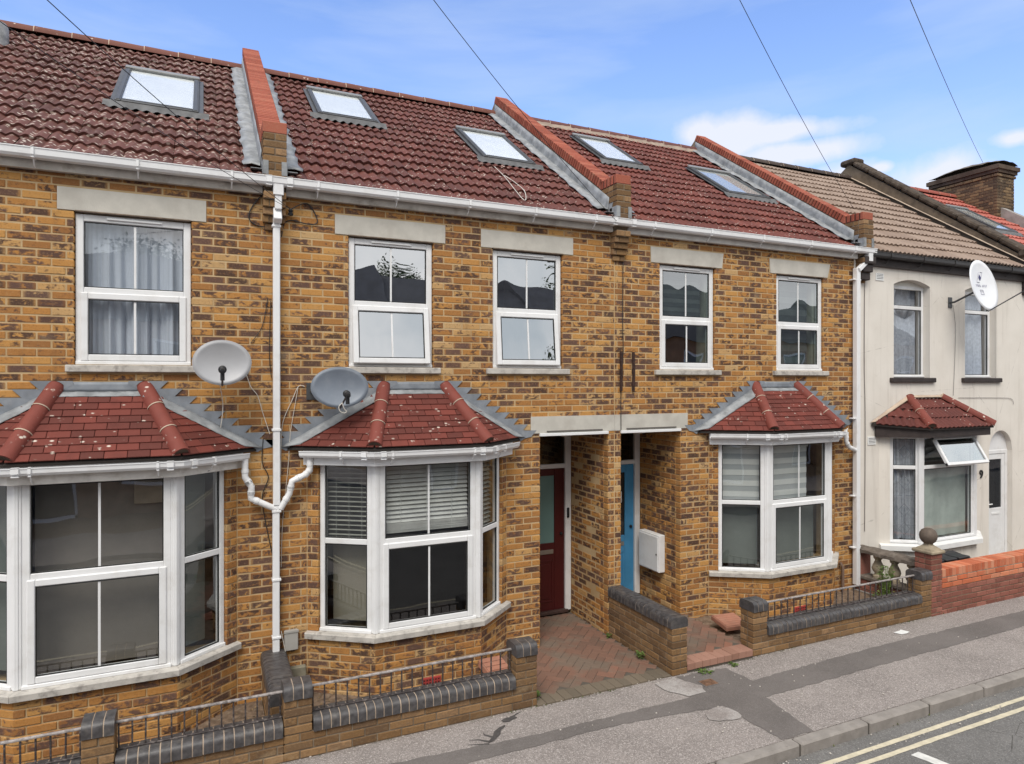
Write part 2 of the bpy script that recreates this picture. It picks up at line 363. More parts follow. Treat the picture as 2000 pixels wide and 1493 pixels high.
RENDER = Nt('cream_render', .92, .15); _c = RENDER.mix(RENDER.sstep(RENDER.noise(1.6, 5), .35, .65), (.70, .655, .595), (.75, .705, .645))
_c = RENDER.mix(RENDER.math('MULTIPLY', RENDER.sstep(RENDER.noise(1.0, 6, .6, RENDER.pos((9, 9, .6))), .50, .74), .45), _c, (.50, .455, .40))
_c = RENDER.mix(RENDER.math('MULTIPLY', RENDER.sstep(RENDER.noise(6, 6, .65), .58, .74), .35), _c, (.55, .50, .44))
_e = RENDER.vor(.55, RENDER.pos(), 'DISTANCE_TO_EDGE'); _c = RENDER.mix(RENDER.math('MULTIPLY', RENDER.sstep(RENDER.math('ADD', _e.outputs[0], RENDER.math('MULTIPLY', RENDER.noise(8, 5), .02)), .0125, .0095), .35), _c, (.30, .27, .24))
RENDER.col(_c); RENDER.bump(RENDER.noise(60, 4), .3, .006); RENDER = RENDER.m
SKYBLIND = simple('white_roof_blind', (.83, .83, .82), .7, .2, .03)
CURTD = simple('grey_net_curtain', (.42, .44, .49), .9, .1, .15, 20)
CURT = Nt('net_curtain', .9, .1); CURT.col(CURT.mix(CURT.math('MULTIPLY', CURT.noise(30, 3), .4), (.60, .64, .71), (.48, .52, .59))); CURT = CURT.m
CABLEW = simple('white_cable', (.62, .58, .52), .5); CABLEK = simple('black_cable', (.03, .03, .032), .5)
# ---------------------------------------------------------------- brickwork
CRS, BL, ZB = .075, .225, 4.85-65*.075
def rcol(): return (R.random(), R.random(), R.random(), 1)
class Bricks:
    """collects bricks; the ones that show largest become objects, the rest one part"""
    def __init__(s, kind, name='brick', rest='brickwork', cap=300): s.k = kind; s.b = []; s.name = name; s.rest = rest; s.cap = cap
    def face(s, p0, inw, length, z0, z1, openings=(), phase=0, course=CRS, blen=BL, zb=ZB, ends=(True, True), depth=.03, gap=.0115, proud=0):
        inw = Vector(inw).normalized(); ux = inw.cross(Vector((0, 0, 1)))
        k0 = math.ceil((z0-zb)/course-.35); k1 = int(math.floor((z1-zb)/course+.35))
        for k in range(k0, k1):
            za, zt = zb+k*course, zb+(k+1)*course; zm = (za+zt)/2
            iv = [(0, length)]
            for a, b, c, d in openings:
                if c < zm < d:
                    nv = []
                    for p, q in iv:
                        if b <= p or a >= q: nv.append((p, q)); continue
                        if a > p: nv.append((p, a))
                        if b < q: nv.append((b, q))
                    iv = nv
            sh = phase+(k % 2)*blen/2
            for p, q in iv:
                i = math.floor((p-sh)/blen); cuts = [p]
                u = sh+(i+1)*blen
                while u < q-.035:
                    if u > cuts[-1]+.035: cuts.append(u)
                    u += blen
                cuts.append(q)
                for a, b in zip(cuts, cuts[1:]):
                    L = b-a-gap
                    if L < .02: continue
                    dp = depth
                    if (a == p and (p > 0 or ends[0])) or (b == q and (q < length or ends[1])): dp = .095
                    lo, hi = (a, b)
                    if a == p and (p > 0 or ends[0]): L += gap/2; lo -= gap/2
                    if b == q and (q < length or ends[1]): L += gap/2; hi += gap/2
                    c = Vector(p0)+ux*((lo+hi)/2); c.z = zm
                    c += inw*(R.uniform(-.0015, .0025)-proud)
                    s.b.append((c, ux, inw, round(L, 3), course-gap, dp))
        return s
    def finish(s, parent, cap=None):
        cap = s.cap if cap is None else cap
        def size(b):
            q = pj(b[0])
            if q is None or not (-30 < q[0] < 2030 and -30 < q[1] < 1520): return 0
            v = (Vector((0, CY, CZ))-b[0]).normalized(); return b[3]*b[4]*max(0, -v.dot(b[2]))/q[2]**2
        s.b.sort(key=size, reverse=True)
        cache = {}; rest = MB()
        for i, (c, ux, inw, L, H, dp) in enumerate(s.b):
            M = fr(c, ux, inw); col = rcol()
            if i < cap and size(s.b[i]) > 0:
                key = (L, dp)
                if key not in cache:
                    m = MB(); V = cb_verts(L/2, dp/2, H/2, .005, (0, dp/2, 0))
                    m.add(V, CB_F, None, None, [(v[0]/L+.5, v[2]/H+.5) for v in V]); cache[key] = m.mesh(s.name, BM[s.k][0])
                link(s.name, cache[key], parent, M, col)
            else:
                V = cb_verts(L/2, dp/2, H/2, .005, (0, dp/2, 0)); rest.add(V, CB_F, M, col, [(v[0]/L+.5, v[2]/H+.5) for v in V])
        if rest.v: rest.build(s.rest, BM[s.k][1], parent, kind='stuff')
def slab(mb, p0, inw, length, z0, z1, th, openings=(), back=.0045):
    """wall core with rectangular openings, set `back` behind the brick faces"""
    inw = Vector(inw).normalized(); ux = inw.cross(Vector((0, 0, 1))); M = fr((p0[0], p0[1], 0), ux, inw)
    us = sorted({0, length, *[min(max(x, 0), length) for o in openings for x in o[:2]]}); zs = sorted({z0, z1, *[min(max(x, z0), z1) for o in openings for x in o[2:]]})
    for a, b in zip(us, us[1:]):
        run = None
        for c, d in zip(zs, zs[1:]):
            um, zm = (a+b)/2, (c+d)/2
            solid = not any(o[0] < um < o[1] and o[2] < zm < o[3] for o in openings)
            if solid: run = (run[0], d) if run else (c, d)
            if (not solid or d == z1) and run: mb.box(a, b, back, th, run[0], run[1], M=M); run = None
# ---------------------------------------------------------------- windows
def window(parent, O, ux, inw, w, z0, z1, transom=None, fw=.06, sash=True, bar=True, open_deg=0, glass=None, vent=False, name='window', low_glass=None, board=True):
    """uPVC frame in a wall: top light over a (possibly open) sash. O = bottom-left corner of the frame's front"""
    M = fr((O[0], O[1], 0), ux, inw); g1 = glass or GLASS; g2 = low_glass or g1
    f = MB(); T = .065
    f.box(0, fw, 0, T, z0, z1, .006, M); f.box(w-fw, w, 0, T, z0, z1, .006, M)
    f.box(fw, w-fw, .001, T, z1-fw, z1, .006, M)
    f.box(fw, w-fw, .001, T, z0, z0+fw*.75, .006, M)
    if board: f.box(-.0, w, -.018, .02, z0-.006, z0+.028, .005, M)
    if transom: f.box(fw, w-fw, .002, T, transom-.03, transom+.03, .006, M)
    part = f.build(name, UPVC, parent)
    def pane(a, b, c, d, gm, y=.03, MM=M):
        g = MB(); g.add([(a-.004, y-.01, c-.004), (b+.004, y-.01, c-.004), (b+.004, y-.01, d+.004), (a-.004, y-.01, d+.004)], [[0, 1, 2, 3]], MM, mi=0); k = .006
        for q in ((a, b, c, c+k), (a, b, d-k, d), (a, a+k, c, d), (b-k, b, c, d)): g.box(q[0], q[1], y-.022, y-.007, q[2], q[3], 0, MM, mi=1)
        g.build('glass_pane', [gm, GASKET], part)
        if bar:
            h = MB(); h.box((a+b)/2-.010, (a+b)/2+.010, y-.0135, y-.004, c, d, 0, MM); h.build('glazing_bar', UPVC, part)
    top = z1-fw
    if transom: pane(fw+.004, w-fw-.004, transom+.032, top-.004, g1)
    zt = transom-.02 if transom else top
    if sash:
        H = zt-(z0+.03); sw = w-2*fw+.05; s = .062
        MS = M @ Matrix.Translation((w/2, .0, zt)) @ Matrix.Rotation(math.radians(-open_deg), 4, 'X')
        b = MB(); y0, y1 = -.014, .05
        b.box(-sw/2, -sw/2+s, y0, y1, -H, 0, .008, MS); b.box(sw/2-s, sw/2, y0, y1, -H, 0, .008, MS)
        b.box(-sw/2+s, sw/2-s, y0+.001, y1, -s, 0, .008, MS); b.box(-sw/2+s, sw/2-s, y0+.001, y1, -H, -H+s, .008, MS)
        b.build('sash', UPVC, part)
        pane(-sw/2+s+.002, sw/2-s-.002, -H+s+.002, -s-.002, g2, .012, MS)
    elif transom: pane(fw+.004, w-fw-.004, z0+fw*.75+.004, transom-.034, g2)
    if vent:
        v = MB(); v.box(w*.26, w*.74, -.016, .0, z1-fw*.62, z1-fw*.28, .004, M); v.build('trickle_vent', UPVC, part)
    return part
def curtain(parent, x0, x1, y, z0, z1, M=None, amp=.028, n=9, mat=None, name='net_curtain'):
    m = MB(); K = n*10; V = []
    ph = R.uniform(0, 6); ph2 = R.uniform(0, 6)
    for j in range(7):
        t = j/6
        for i in range(K+1):
            u = i/K; a = 2*PI*n*u+ph+.5*math.sin(3*u*PI+t)
            V.append((x0+(x1-x0)*u, y+amp*(.45+.55*t)*(math.sin(a+1.6*math.sin(a*.37+ph2))+.45*math.sin(2.37*a+ph2)+.8*math.sin(.41*a+ph)), z1+(z0-z1)*t))
    F = [[j*(K+1)+i, j*(K+1)+i+1, (j+1)*(K+1)+i+1, (j+1)*(K+1)+i] for j in range(6) for i in range(K)]
    m.add(V, F, M); return m.build(name, mat or CURT, parent, smooth=True, ang=80)
def blind(parent, M, x0, x1, y, z0, z1, pitch=.048, mat=None, ang=35, name='venetian_blind', stack=.0):
    b = MB(); b.box(x0, x1, y-.02, y+.02, z1-.03, z1, .004, M)
    z = z1-.05
    while z > z0+stack:
        MM = M @ Matrix.Translation(((x0+x1)/2, y, z)) @ Matrix.Rotation(math.radians(ang+R.uniform(-3, 3)), 4, 'X') @ Matrix.Rotation(R.uniform(-.004, .004), 4, 'Y')
        b.box(-(x1-x0)/2, (x1-x0)/2, -.024, .024, -.0012, .0012, 0, MM); z -= pitch
    z = z0
    while z < z0+stack: b.box(x0, x1, y-.025, y+.02, z, z+.004, 0, M @ Matrix.Rotation(R.uniform(-.003, .003), 4, 'Y')); z += .008
    for t in (.2, .5, .8): b.box(x0+(x1-x0)*t-.002, x0+(x1-x0)*t+.002, y-.026, y-.023, z0, z1, 0, M)
    return b.build(name, mat, parent)
SLAT = simple('cream_blind_slat', (.42, .42, .38), .6); SLATW = simple('white_slat', (.6, .6, .58), .6)
ZEB = simple('zebra_blind_cloth', (.62, .63, .62), .9, .1, .03); ZEBD = simple('zebra_blind_band', (.40, .42, .43), .9, .1, .03); ZEBK = simple('dark_zebra_cloth', (.12, .13, .15), .9); ZEBK2 = simple('dark_zebra_band', (.19, .20, .22), .9)
def zebra(parent, M, x0, x1, y, z0, z1, pal, band=.075):
    b = MB(); b.box(x0-.01, x1+.01, y-.03, y+.03, z1-.06, z1, .01, M); z = z1-.06; k = 0
    while z > z0+.02: b.box(x0, x1, y+(.004 if k % 2 else 0), y+.008, max(z0, z-band), z, 0, M, mi=k % 2); z -= band; k += 1
    b.box(x0, x1, y-.008, y+.012, z0-.02, z0, .004, M)
    return b.build('roller_blind', list(pal), parent)
# ---------------------------------------------------------------- gutters, pipes
def gutter_prof(o, z, w=.105, h=.075, t=.004):
    return [(o, z+h), (o, z+.012), (o+.012, z), (o+w-.022, z), (o+w-.004, z+.022), (o+w, z+h-.012), (o+w+.006, z+h-.008), (o+w+.006, z+h), (o+w-.006, z+h), (o+w-t-.002, z+.026), (o+w-.024, z+t), (o+.014, z+t), (o+t, z+.014), (o+t, z+h)]
def gutter(parent, path, o, z, brackets=(), unions=(), w=.105, h=.075, mat=None, name='gutter'):
    g = MB().sweep(path, gutter_prof(o, z, w, h)); part = g.build(name, mat or PIPE, parent)
    def clip(p, d, wide, e, nm):
        M = fr((p[0], p[1], 0), (d[0], d[1], 0), (-d[1], d[0], 0)); c = MB()
        c.box(-wide/2, wide/2, -o-w-.006-e, -o-w+.03, z+h-.004, z+h+.004, 0, M)
        c.box(-wide/2, wide/2, -o-w-.006-e, -o-w-.001, z+.02, z+h, 0, M); c.box(-wide/2, wide/2, -o-w-.004, -o+.0, z-e-.003, z-.0005, 0, M)
        if nm == 'gutter_bracket': c.tube([M @ Vector((0, -o-w*.7, z-.002)), M @ Vector((0, -o-.02, z-.06)), M @ Vector((0, -o+.02, z-.07))], .006, 6)
        c.build(nm, mat or PIPE, part)
    for p, d in brackets: clip(p, d, .022, .004, 'gutter_bracket')
    for p, d in unions: clip(p, d, .055, .006, 'gutter_union')
    return part
def sqpipe(mb, x, y, z0, z1, a=.034): mb.box(x-a, x+a, y-a, y+a, z0, z1, .007)
# ---------------------------------------------------------------- plain tiles on a sloping facet
def facet(parent, EL, ER, TL, TR, rows, tw, mat, lap=1.35, th=.013, name='tile', cap=300, rnd=True):
    EL, ER, TL, TR = map(Vector, (EL, ER, TL, TR)); ex = (ER-EL).normalized()
    up = (TL-EL); up -= ex*up.dot(ex); hh = up.length; up.normalize(); nn = ex.cross(up)
    if nn.z < 0: nn = -nn
    rl = hh/rows; cache = {}
    for i in range(rows):
        f0, f1 = i/rows, (i+1)/rows; fm = f0+.3/rows
        a = (EL+(TL-EL)*fm-EL).dot(ex); b = (ER+(TR-ER)*fm-EL).dot(ex)
        u = math.floor(a/tw)*tw+(tw/2 if i % 2 else 0)-tw
        while u < b:
            p, q = max(u, a), min(u+tw, b); u += tw
            if q-p < .02: continue
            L = round(q-p-.004, 3); key = L
            if key not in cache:
                m = MB(); m.add(cb_verts(L/2, rl*lap/2, th/2, .003), CB_F); cache[key] = m.mesh(name, mat)
            c = EL+ex*((p+q)/2)+up*(f0*hh+rl*lap/2)+nn*(th*.9+R.uniform(-.0015, .0015))
            tl = Matrix.Rotation(-th/rl*.85, 4, 'X') @ Matrix.Rotation(R.uniform(-.008, .008), 4, 'Y')
            M = Matrix(((ex.x, up.x, nn.x, c.x), (ex.y, up.y, nn.y, c.y), (ex.z, up.z, nn.z, c.z), (0, 0, 0, 1))) @ tl
            link(name, cache[key], parent, M, rcol())
BAYT = tile_mat('bay_plain_tile', (.105, .026, .019), (.18, .041, .029), .24, 15); HIPT = tile_mat('hip_tile_clay', (.18, .045, .033), (.21, .052, .038), .30, 15)
def hip(parent, A, B, r, n, name='hip_tile', mat=None, mortarm=None, arc=1.15):
    """half-round tiles from A (low end) up to B"""
    A, B = Vector(A), Vector(B); d = (B-A); L = d.length; d.normalize(); side = d.cross(Vector((0, 0, 1))).normalized(); up = side.cross(d)
    for i in range(n):
        s0, s1 = L*i/n+.004, L*(i+1)/n-.002; m = MB(); V = []; K = 12
        for s, rr in ((s0, r*1.03), (s1, r*.97)):
            for q in (rr, rr-.014):
                for k in range(K+1):
                    w = -arc*PI/2+arc*PI*k/K; V.append(tuple(A+d*s+side*math.sin(w)*q+up*(math.cos(w)*q)))
        n1 = K+1; F = []
        for k in range(K):
            F += [[k, k+1, 2*n1+k+1, 2*n1+k], [n1+k, 3*n1+k, 3*n1+k+1, n1+k+1], [k, n1+k, n1+k+1, k+1], [2*n1+k, 2*n1+k+1, 3*n1+k+1, 3*n1+k]]
        m.add(V, F); me = m.mesh(name, mat or HIPT, True, 50); fixn(me); link(name, me, parent, None, rcol())
        if mortarm and i > 0:
            b = MB(); V = []
            for s in (s0-.008, s0+.003):
                for k in range(K+1):
                    w = -arc*PI/2+arc*PI*k/K; V.append(tuple(A+d*s+side*math.sin(w)*(r*1.035)+up*(math.cos(w)*(r*1.035))))
            b.add(V, [[k, k+1, n1+k+1, n1+k] for k in range(K)]); b.build('mortar_joint', mortarm, parent)
    e = MB(); V = [tuple(A+d*.006)]
    for k in range(15): w = -arc*PI/2+arc*PI*k/14; V.append(tuple(A+d*.006+side*math.sin(w)*r*.92+up*math.cos(w)*r*.92))
    e.add(V, [[0, k, k+1] for k in range(1, 15)]); e.build('mortar_end', MORTD, parent)
    e = MB(); V = []
    for rr, s in ((r*1.05, L-.006), (r*.6, L+.01)):
        for k in range(15): w = -arc*PI/2+arc*PI*k/14; V.append(tuple(A+d*s+side*math.sin(w)*rr+up*math.cos(w)*rr))
    e.add(V, [[k, k+1, 16+k, 15+k] for k in range(14)]); e.build('mortar_end', MORTW, parent)
def strip(parent, P, Q, mat, name='lead_flashing', n=24, wob=.004, both=True, smooth=True):
    """thin sheet between two 3-D polylines of equal length, slightly uneven"""
    m = MB(); V = []
    P = [Vector(p) for p in P]; Q = [Vector(p) for p in Q]
    def samp(A, t):
        t *= len(A)-1; i = min(int(t), len(A)-2); return A[i].lerp(A[i+1], t-i)
    for i in range(n+1):
        t = i/n; a, b = samp(P, t), samp(Q, t)
        for j in range(4): V.append(tuple(a.lerp(b, j/3)+Vector((R.uniform(-1, 1), R.uniform(-1, 1), R.uniform(-1, 1)))*wob))
    m.add(V, [[i*4+j, (i+1)*4+j, (i+1)*4+j+1, i*4+j+1] for i in range(n) for j in range(3)])
    o = m.build(name, mat, parent, smooth=smooth, ang=70)
    md = o.modifiers.new('thickness', 'SOLIDIFY'); md.thickness = .003; md.offset = 0
    return o
# ---------------------------------------------------------------- bay window with hipped tiled roof
ZS, ZE = .655, 2.595            # sill top, eaves of the bay roof
def bay(house, JL, CL, CR, JR, HL, HR, bricks, cores, opts):
    yf = -.43; A, B, C_, D = (JL, 0), (CL, yf), (CR, yf), (JR, 0)
    path = [A, B, C_, D]
    # brick plinth
    def side(p, q):
        d = Vector((q[0]-p[0], q[1]-p[1], 0)); L = d.length; d.normalize(); return d, Vector((-d.y, d.x, 0)), L
    for i, (p, q) in enumerate(zip(path, path[1:])):
        d, inw, L = side(p, q); bricks.face((p[0], p[1], 0), inw, L, -.06, .585, phase=.03+.06*i, ends=(i > 0, i < 2))
    e = .009; pts = [(JL+e, .05), (JL+e, .0), (CL+e*.5, yf+e), (CR-e*.5, yf+e), (JR-e, 0), (JR-e, .05)]
    cores.prism(pts, -.1, .585)
    bay_part = MB(); 
    # brick jambs each side of the frames
    J = .13
    for k, (p, q) in enumerate(((A, B), (C_, D))):
        d, inw, L = side(p, q)
        a = 0 if k == 0 else L-J
        o = Vector((p[0], p[1], 0))+d*a; bricks.face(tuple(o), inw, J, ZS, 2.46, phase=.05, ends=(k == 1, k == 0))
        cores.box(.004 if k == 0 else .006, J-.006, .008, .09, ZS, 2.5, M=fr((o.x, o.y, 0), d, inw))
    # stone sill, one stone to a side
    part = house
    for i in range(3):
        s = MB().sweep(path, [(.055, ZS-.066), (.058, ZS-.014), (.05, ZS-.004), (-.12, ZS+.004), (-.12, ZS-.066)], seg=i, gap=.0015 if i == 1 else .0015)
        so_ = s.build('bay_sill', SILLM, part)
    # frames
    zt = 2.45; fp = [None]*3
    off = .035
    for i, (p, q) in enumerate(zip(path, path[1:])):
        d, inw, L = side(p, q); PW = .052
        a, b = (J if i == 0 else PW, L-J if i == 2 else L-PW)
        O = Vector((p[0], p[1], 0))+d*a+inw*off
        fp[i] = window(house, O, d, inw, b-a, ZS+.004, zt, 1.60, fw=.062 if i == 1 else .055, sash=(i == 1), bar=(i == 1), glass=opts.get('glass', [GLASS]*3)[i], low_glass=opts.get('low', [None]*3)[i], name='bay_window_frame')
        opts['M'+str(i)] = fr((O.x, O.y, 0), d, inw); opts['w'+str(i)] = b-a
    for (x, y), sg in ((B, -1), (C_, 1)):
        m = MB(); n1 = side(A, B) if sg < 0 else side(C_, D)
        # angled corner post made of two mullions and a cover
        for d, inw, L, o, w0, w1 in ((*side(B, C_), B, 0, .055) if sg < 0 else (*side(B, C_), C_, -.055, 0),) + ((*side(A, B), B, -.055, 0) if sg < 0 else (*side(C_, D), C_, 0, .055),):
            M = fr((o[0], o[1], 0), d, inw); m.box(w0, w1, off-.008, off+.085, ZS+.002, zt, .006, M)
            m.box(w0*.62, w1*.62, off-.016, off+.04, ZS+.002, zt, .004, M)
        m.build('corner_post', UPVC, house)
    # fascia, soffit, gutter
    MB().sweep(path, [(.075, 2.408), (.075, 2.545), (-.06, 2.545), (-.06, 2.452), (.06, 2.452), (.06, 2.408)]).build('bay_fascia', UPVCD if opts.get('dirty') else UPVC, house)
    eo = .12
    P3 = [Vector((*p, 0)) for p in path]
    def on(i, t, o=0):
        p = P3[i].lerp(P3[i+1], t); d = (P3[i+1]-P3[i]).normalized(); return ((p.x, p.y), (d.x, d.y))
    br = [on(0, .6), on(1, .12), on(1, .88), on(2, .4)]; un = [on(0, .93), on(1, .04), on(1, .96), on(2, .07)]
    gutter(house, path, .078, 2.492, br, un, w=.095, h=.068, name='bay_gutter')
    # roof: facets
    def mit(i):
        d0 = side(path[i-1], path[i])[0]; d1 = side(path[i], path[i+1])[0]; n0 = Vector((d0.y, -d0.x, 0)); n1 = Vector((d1.y, -d1.x, 0)); m = (n0+n1).normalized(); return Vector((*path[i], 0))+m*(eo/m.dot(n1))
    dL = side(A, B)[0]; dR = side(C_, D)[0]
    E0 = Vector((JL, 0, 0))+Vector((dL.y, -dL.x, 0))*eo; E0 -= dL*(E0.y/dL.y) if abs(dL.y) > .05 else Vector()
    E3 = Vector((JR, 0, 0))+Vector((dR.y, -dR.x, 0))*eo; E3 -= dR*(E3.y/dR.y)
    E1, E2 = mit(1), mit(2)
    for v in (E0, E1, E2, E3): v.z = ZE
    ztop = 3.185; T1, T2 = Vector((HL, 0, ztop)), Vector((HR, 0, ztop))
    deck = MB(); dz = Vector((0, 0, -.012))
    deck.add([tuple(v+dz) for v in (E0, E1, E2, E3, T1, T2)]+[tuple(v-Vector((0, 0, .032))) for v in (E0, E1, E2, E3)], [[0, 1, 4], [1, 2, 5, 4], [2, 3, 5], [0, 6, 7, 1], [1, 7, 8, 2], [2, 8, 9, 3], [6, 9, 8, 7]])
    roof = deck.build('bay_roof', BOARD, house)
    n = 9; fl = lambda a, b, t: a.lerp(b, t)
    facet(roof, E1, E2, fl(E1, T1, .9), fl(E2, T2, .9), n, .178, BAYT)
    facet(roof, E0, E1, T1-(T1-E0)*.06, T1-(T1-E1)*.06, n, .178, BAYT)
    facet(roof, E2, E3, T2-(T2-E2)*.06, T2-(T2-E3)*.06, n, .178, BAYT)
    up = Vector((0, 0, .012))
    for E, T in ((E1, T1), (E2, T2)): hip(roof, E+up+(T-E)*.015, T+up+(T-E)*.06, .074, 3, mortarm=MORTW)
    # lead: top apron and stepped side flashings
    yw = -.006
    strip(roof, [(HL-.1, yw, ztop+.085), (HR+.1, yw, ztop+.085)], [(HL-.1, yw, ztop-.01), (HR+.1, yw, ztop-.01)], LEADB, wob=.0015)
    a, b = fl(T1, E1, .13)+Vector((-.05, 0, .028)), fl(T2, E2, .13)+Vector((.05, 0, .028))
    strip(roof, [(HL-.08, yw-.01, ztop-.005), (HR+.08, yw-.01, ztop-.005)], [tuple(a), tuple(b)], LEAD, wob=.002)
    for E, T, sg in ((E0, T1, -1), (E3, T2, 1)):
        # sloping soaker lying on the tiles along the wall
        base = Vector((E.x, yw-.004, E.z+.02)); topp = Vector((T.x, yw-.004, T.z+.02)); En = E1 if sg < 0 else E2
        inn = (En-E).normalized()*.16; inn.z = 0
        strip(roof, [base+Vector((sg*.06, 0, -.02)), topp], [base+inn+Vector((0, 0, .012)), topp+Vector((-sg*.02, -.12, -.07))], LEAD, wob=.0025)
        # stepped upstand let into the courses
        st = MB(); dzdx = (topp.z-base.z)/(topp.x-base.x)
        k0 = math.ceil((base.z-.01-ZB)/CRS); k1 = math.floor((ztop+.09-ZB)/CRS)
        for k in range(k0, k1+1):
            z = ZB+k*CRS+.004
            xa = base.x+(z-CRS-.012-base.z)/dzdx; xo = xa-sg*-.0   # slope line crossing
            x_in = base.x+(z-base.z)/dzdx; x_out = x_in+sg*.315; x_tip = x_in+sg*.06
            zl = z-CRS
            xl = base.x+(zl-base.z)/dzdx
            poly = [(x_out, z), (x_out-sg*.075, zl-.002), (xl-sg*.03, zl-.03), (x_in-sg*.03, z-.03), (x_in-sg*.02, z)]
            V = [(p[0], yw-.003-.0004*(k % 3), p[1]) for p in poly]+[(p[0], yw+.002, p[1]) for p in poly]; nn = len(poly)
            st.add(V, [list(range(nn)), [nn+i for i in range(nn)][::-1]]+[[i, nn+i, nn+(i+1) % nn, (i+1) % nn] for i in range(nn)])
        st.build('stepped_flashing', LEADB, roof, recalc=True)
        tail = MB(); x0 = base.x+sg*.0
        V = [(x0+sg*.075, yw-.005, base.z+.06), (x0+sg*.05, yw-.005, base.z-.03), (x0+sg*.0, yw-.005, base.z-.06), (x0-sg*.08, yw-.005, base.z-.04), (x0-sg*.10, yw-.005, base.z+.09), (x0+sg*.0, yw-.005, base.z+.08)]
        V += [(v[0], yw+.002, v[2]) for v in V]
        tail.add(V, [list(range(6)), [6+i for i in range(6)][::-1]]+[[i, 6+i, 6+(i+1) % 6, (i+1) % 6] for i in range(6)]); tail.build('stepped_flashing', LEADB, roof, recalc=True)
    opts['frames'] = fp
    return roof
# ---------------------------------------------------------------- main roof
RS, RZ0, RY0, RIDGE_Y = .695, 5.385, -.06, 3.80
RA = math.atan(RS); RCOS = math.cos(RA)
def roofz(y): return RZ0+RS*(y-RY0)
RIDGE_Z = roofz(RIDGE_Y)
def wave_tile(mat, w=.21, L=.40, waves=2, amp=.024, th=.030, seg=6):
    m = MB(); n = waves*seg; V = []
    for s in (0, L):
        for i in range(n+1):
            t = i/seg; h = amp*(.5-.5*math.cos(2*PI*t))**.8
            V.append((-w/2+w*i/n, s, h))
    for i in range(n+1):
        t = i/seg; h = amp*(.5-.5*math.cos(2*PI*t))**.8
        V.append((-w/2+w*i/n, .004, h-th))
    k = n+1
    F = [[i, i+1, k+i+1, k+i] for i in range(n)]+[[2*k+i, 2*k+i+1, i+1, i] for i in range(n)]
    m.add(V, F); return m.mesh('roof_tile', mat, True, 60)
def main_roof(house, x0, x1, mat, skylights, ridge_mat, rx0=None, rx1=None, ridge_bed=None, w=.21, cap=300, row=.245):
    core = MB(); e = .06; yb = RIDGE_Y*2-RY0+.3; ye = RY0+.05; ze = roofz(ye)-.014
    core.add([(x, y, z-e) for x in (x0, x1) for y, z in ((ye, ze), (RIDGE_Y, RIDGE_Z), (yb, roofz(RIDGE_Y*2-yb)))]+[(x, y, z-e-.06) for x in (x0, x1) for y, z in ((ye, ze), (RIDGE_Y, RIDGE_Z), (yb, roofz(RIDGE_Y*2-yb)))],
        [[0, 3, 4, 1], [1, 4, 5, 2], [6, 7, 10, 9], [7, 8, 11, 10], [0, 6, 9, 3], [2, 5, 11, 8], [0, 1, 7, 6], [1, 2, 8, 7], [3, 9, 10, 4], [4, 10, 11, 5]])
    roof = core.build('roof', BOARD, house)
    me = wave_tile(mat, w-.002); rows = int((RIDGE_Y-RY0)/row)+1; items = []
    for r in range(rows):
        y = RY0-.045+r*row
        nx = int((x1-x0)/w)+1; sh = 0
        for i in range(nx):
            x = x0+w/2+i*w
            if x > x1-.06: continue
            ym = y+.14
            if any(a+.05 < x < b-.05 and c+.02 < ym < d-.12 for a, b, c, d in skylights): continue
            c = Vector((x+R.uniform(-.002, .002), y+R.uniform(-.006, .006), roofz(y)-.002+.007*math.sin(x*1.7+y*.6)+.005*math.sin(y*2.3-x*.8)))
            q = pj(c); s = 0 if q is None or not (-40 < q[0] < 2040 and -40 < q[1] < 1500) else 1/q[2]**2
            items.append((s, c))
    items.sort(key=lambda t: -t[0]); rest = MB()
    vv = [tuple(v.co) for v in me.vertices]; ff = [list(p.vertices) for p in me.polygons]
    for i, (s, c) in enumerate(items):
        M = Matrix.Translation(c) @ Matrix.Rotation(RA-.092+R.uniform(-.008, .008), 4, 'X') @ Matrix.Rotation(R.uniform(-.010, .010), 4, 'Z') @ Matrix.Rotation(R.uniform(-.008, .008), 4, 'Y')
        if i < cap and s > 0: link('roof_tile', me, roof, M, rcol())
        else: rest.add(vv, ff, M, rcol())
    if rest.v: rest.build('roof_tiling', TMAT_A[mat.name], roof, smooth=True, kind='stuff', ang=60)
    # ridge
    a, b = rx0 if rx0 is not None else x0, rx1 if rx1 is not None else x1; n = max(1, round((b-a)/.44))
    cache = None
    hip(roof, (a, RIDGE_Y, RIDGE_Z-.035), (b, RIDGE_Y, RIDGE_Z-.035), .11, n, 'ridge_tile', ridge_mat, MORTW, arc=1.0)
    if ridge_bed:
        m = MB(); V = []; K = 60
        for i in range(K+1):
            x = a+(b-a)*i/K; V += [(x, RIDGE_Y-.10, RIDGE_Z+.0), (x, RIDGE_Y-.125, roofz(RIDGE_Y-.125)+.03+.008*math.sin(i*2.9)), (x, RIDGE_Y-.165, roofz(RIDGE_Y-.165)+.010+.010*math.sin(i*1.9))]
        m.add(V, [[i*3+j, (i+1)*3+j, (i+1)*3+j+1, i*3+j+1] for i in range(K) for j in range(2)]); m.build('ridge_mortar', ridge_bed, roof, smooth=True)
    return roof
RT1 = tile_mat('roof_tile_weathered', (.088, .033, .025), (.142, .054, .042), 1.15, 14); RT2 = tile_mat('roof_tile_brown_red', (.092, .029, .022), (.142, .044, .033), .5, 22)
RT3 = tile_mat('roof_tile_red', (.108, .029, .021), (.165, .044, .031), .40, 26); RT4 = tile_mat('roof_tile_buff', (.24, .17, .13), (.31, .23, .18), .0, 20); RT5 = tile_mat('roof_tile_salmon', (.36, .10, .075), (.46, .14, .105), .0, 20)
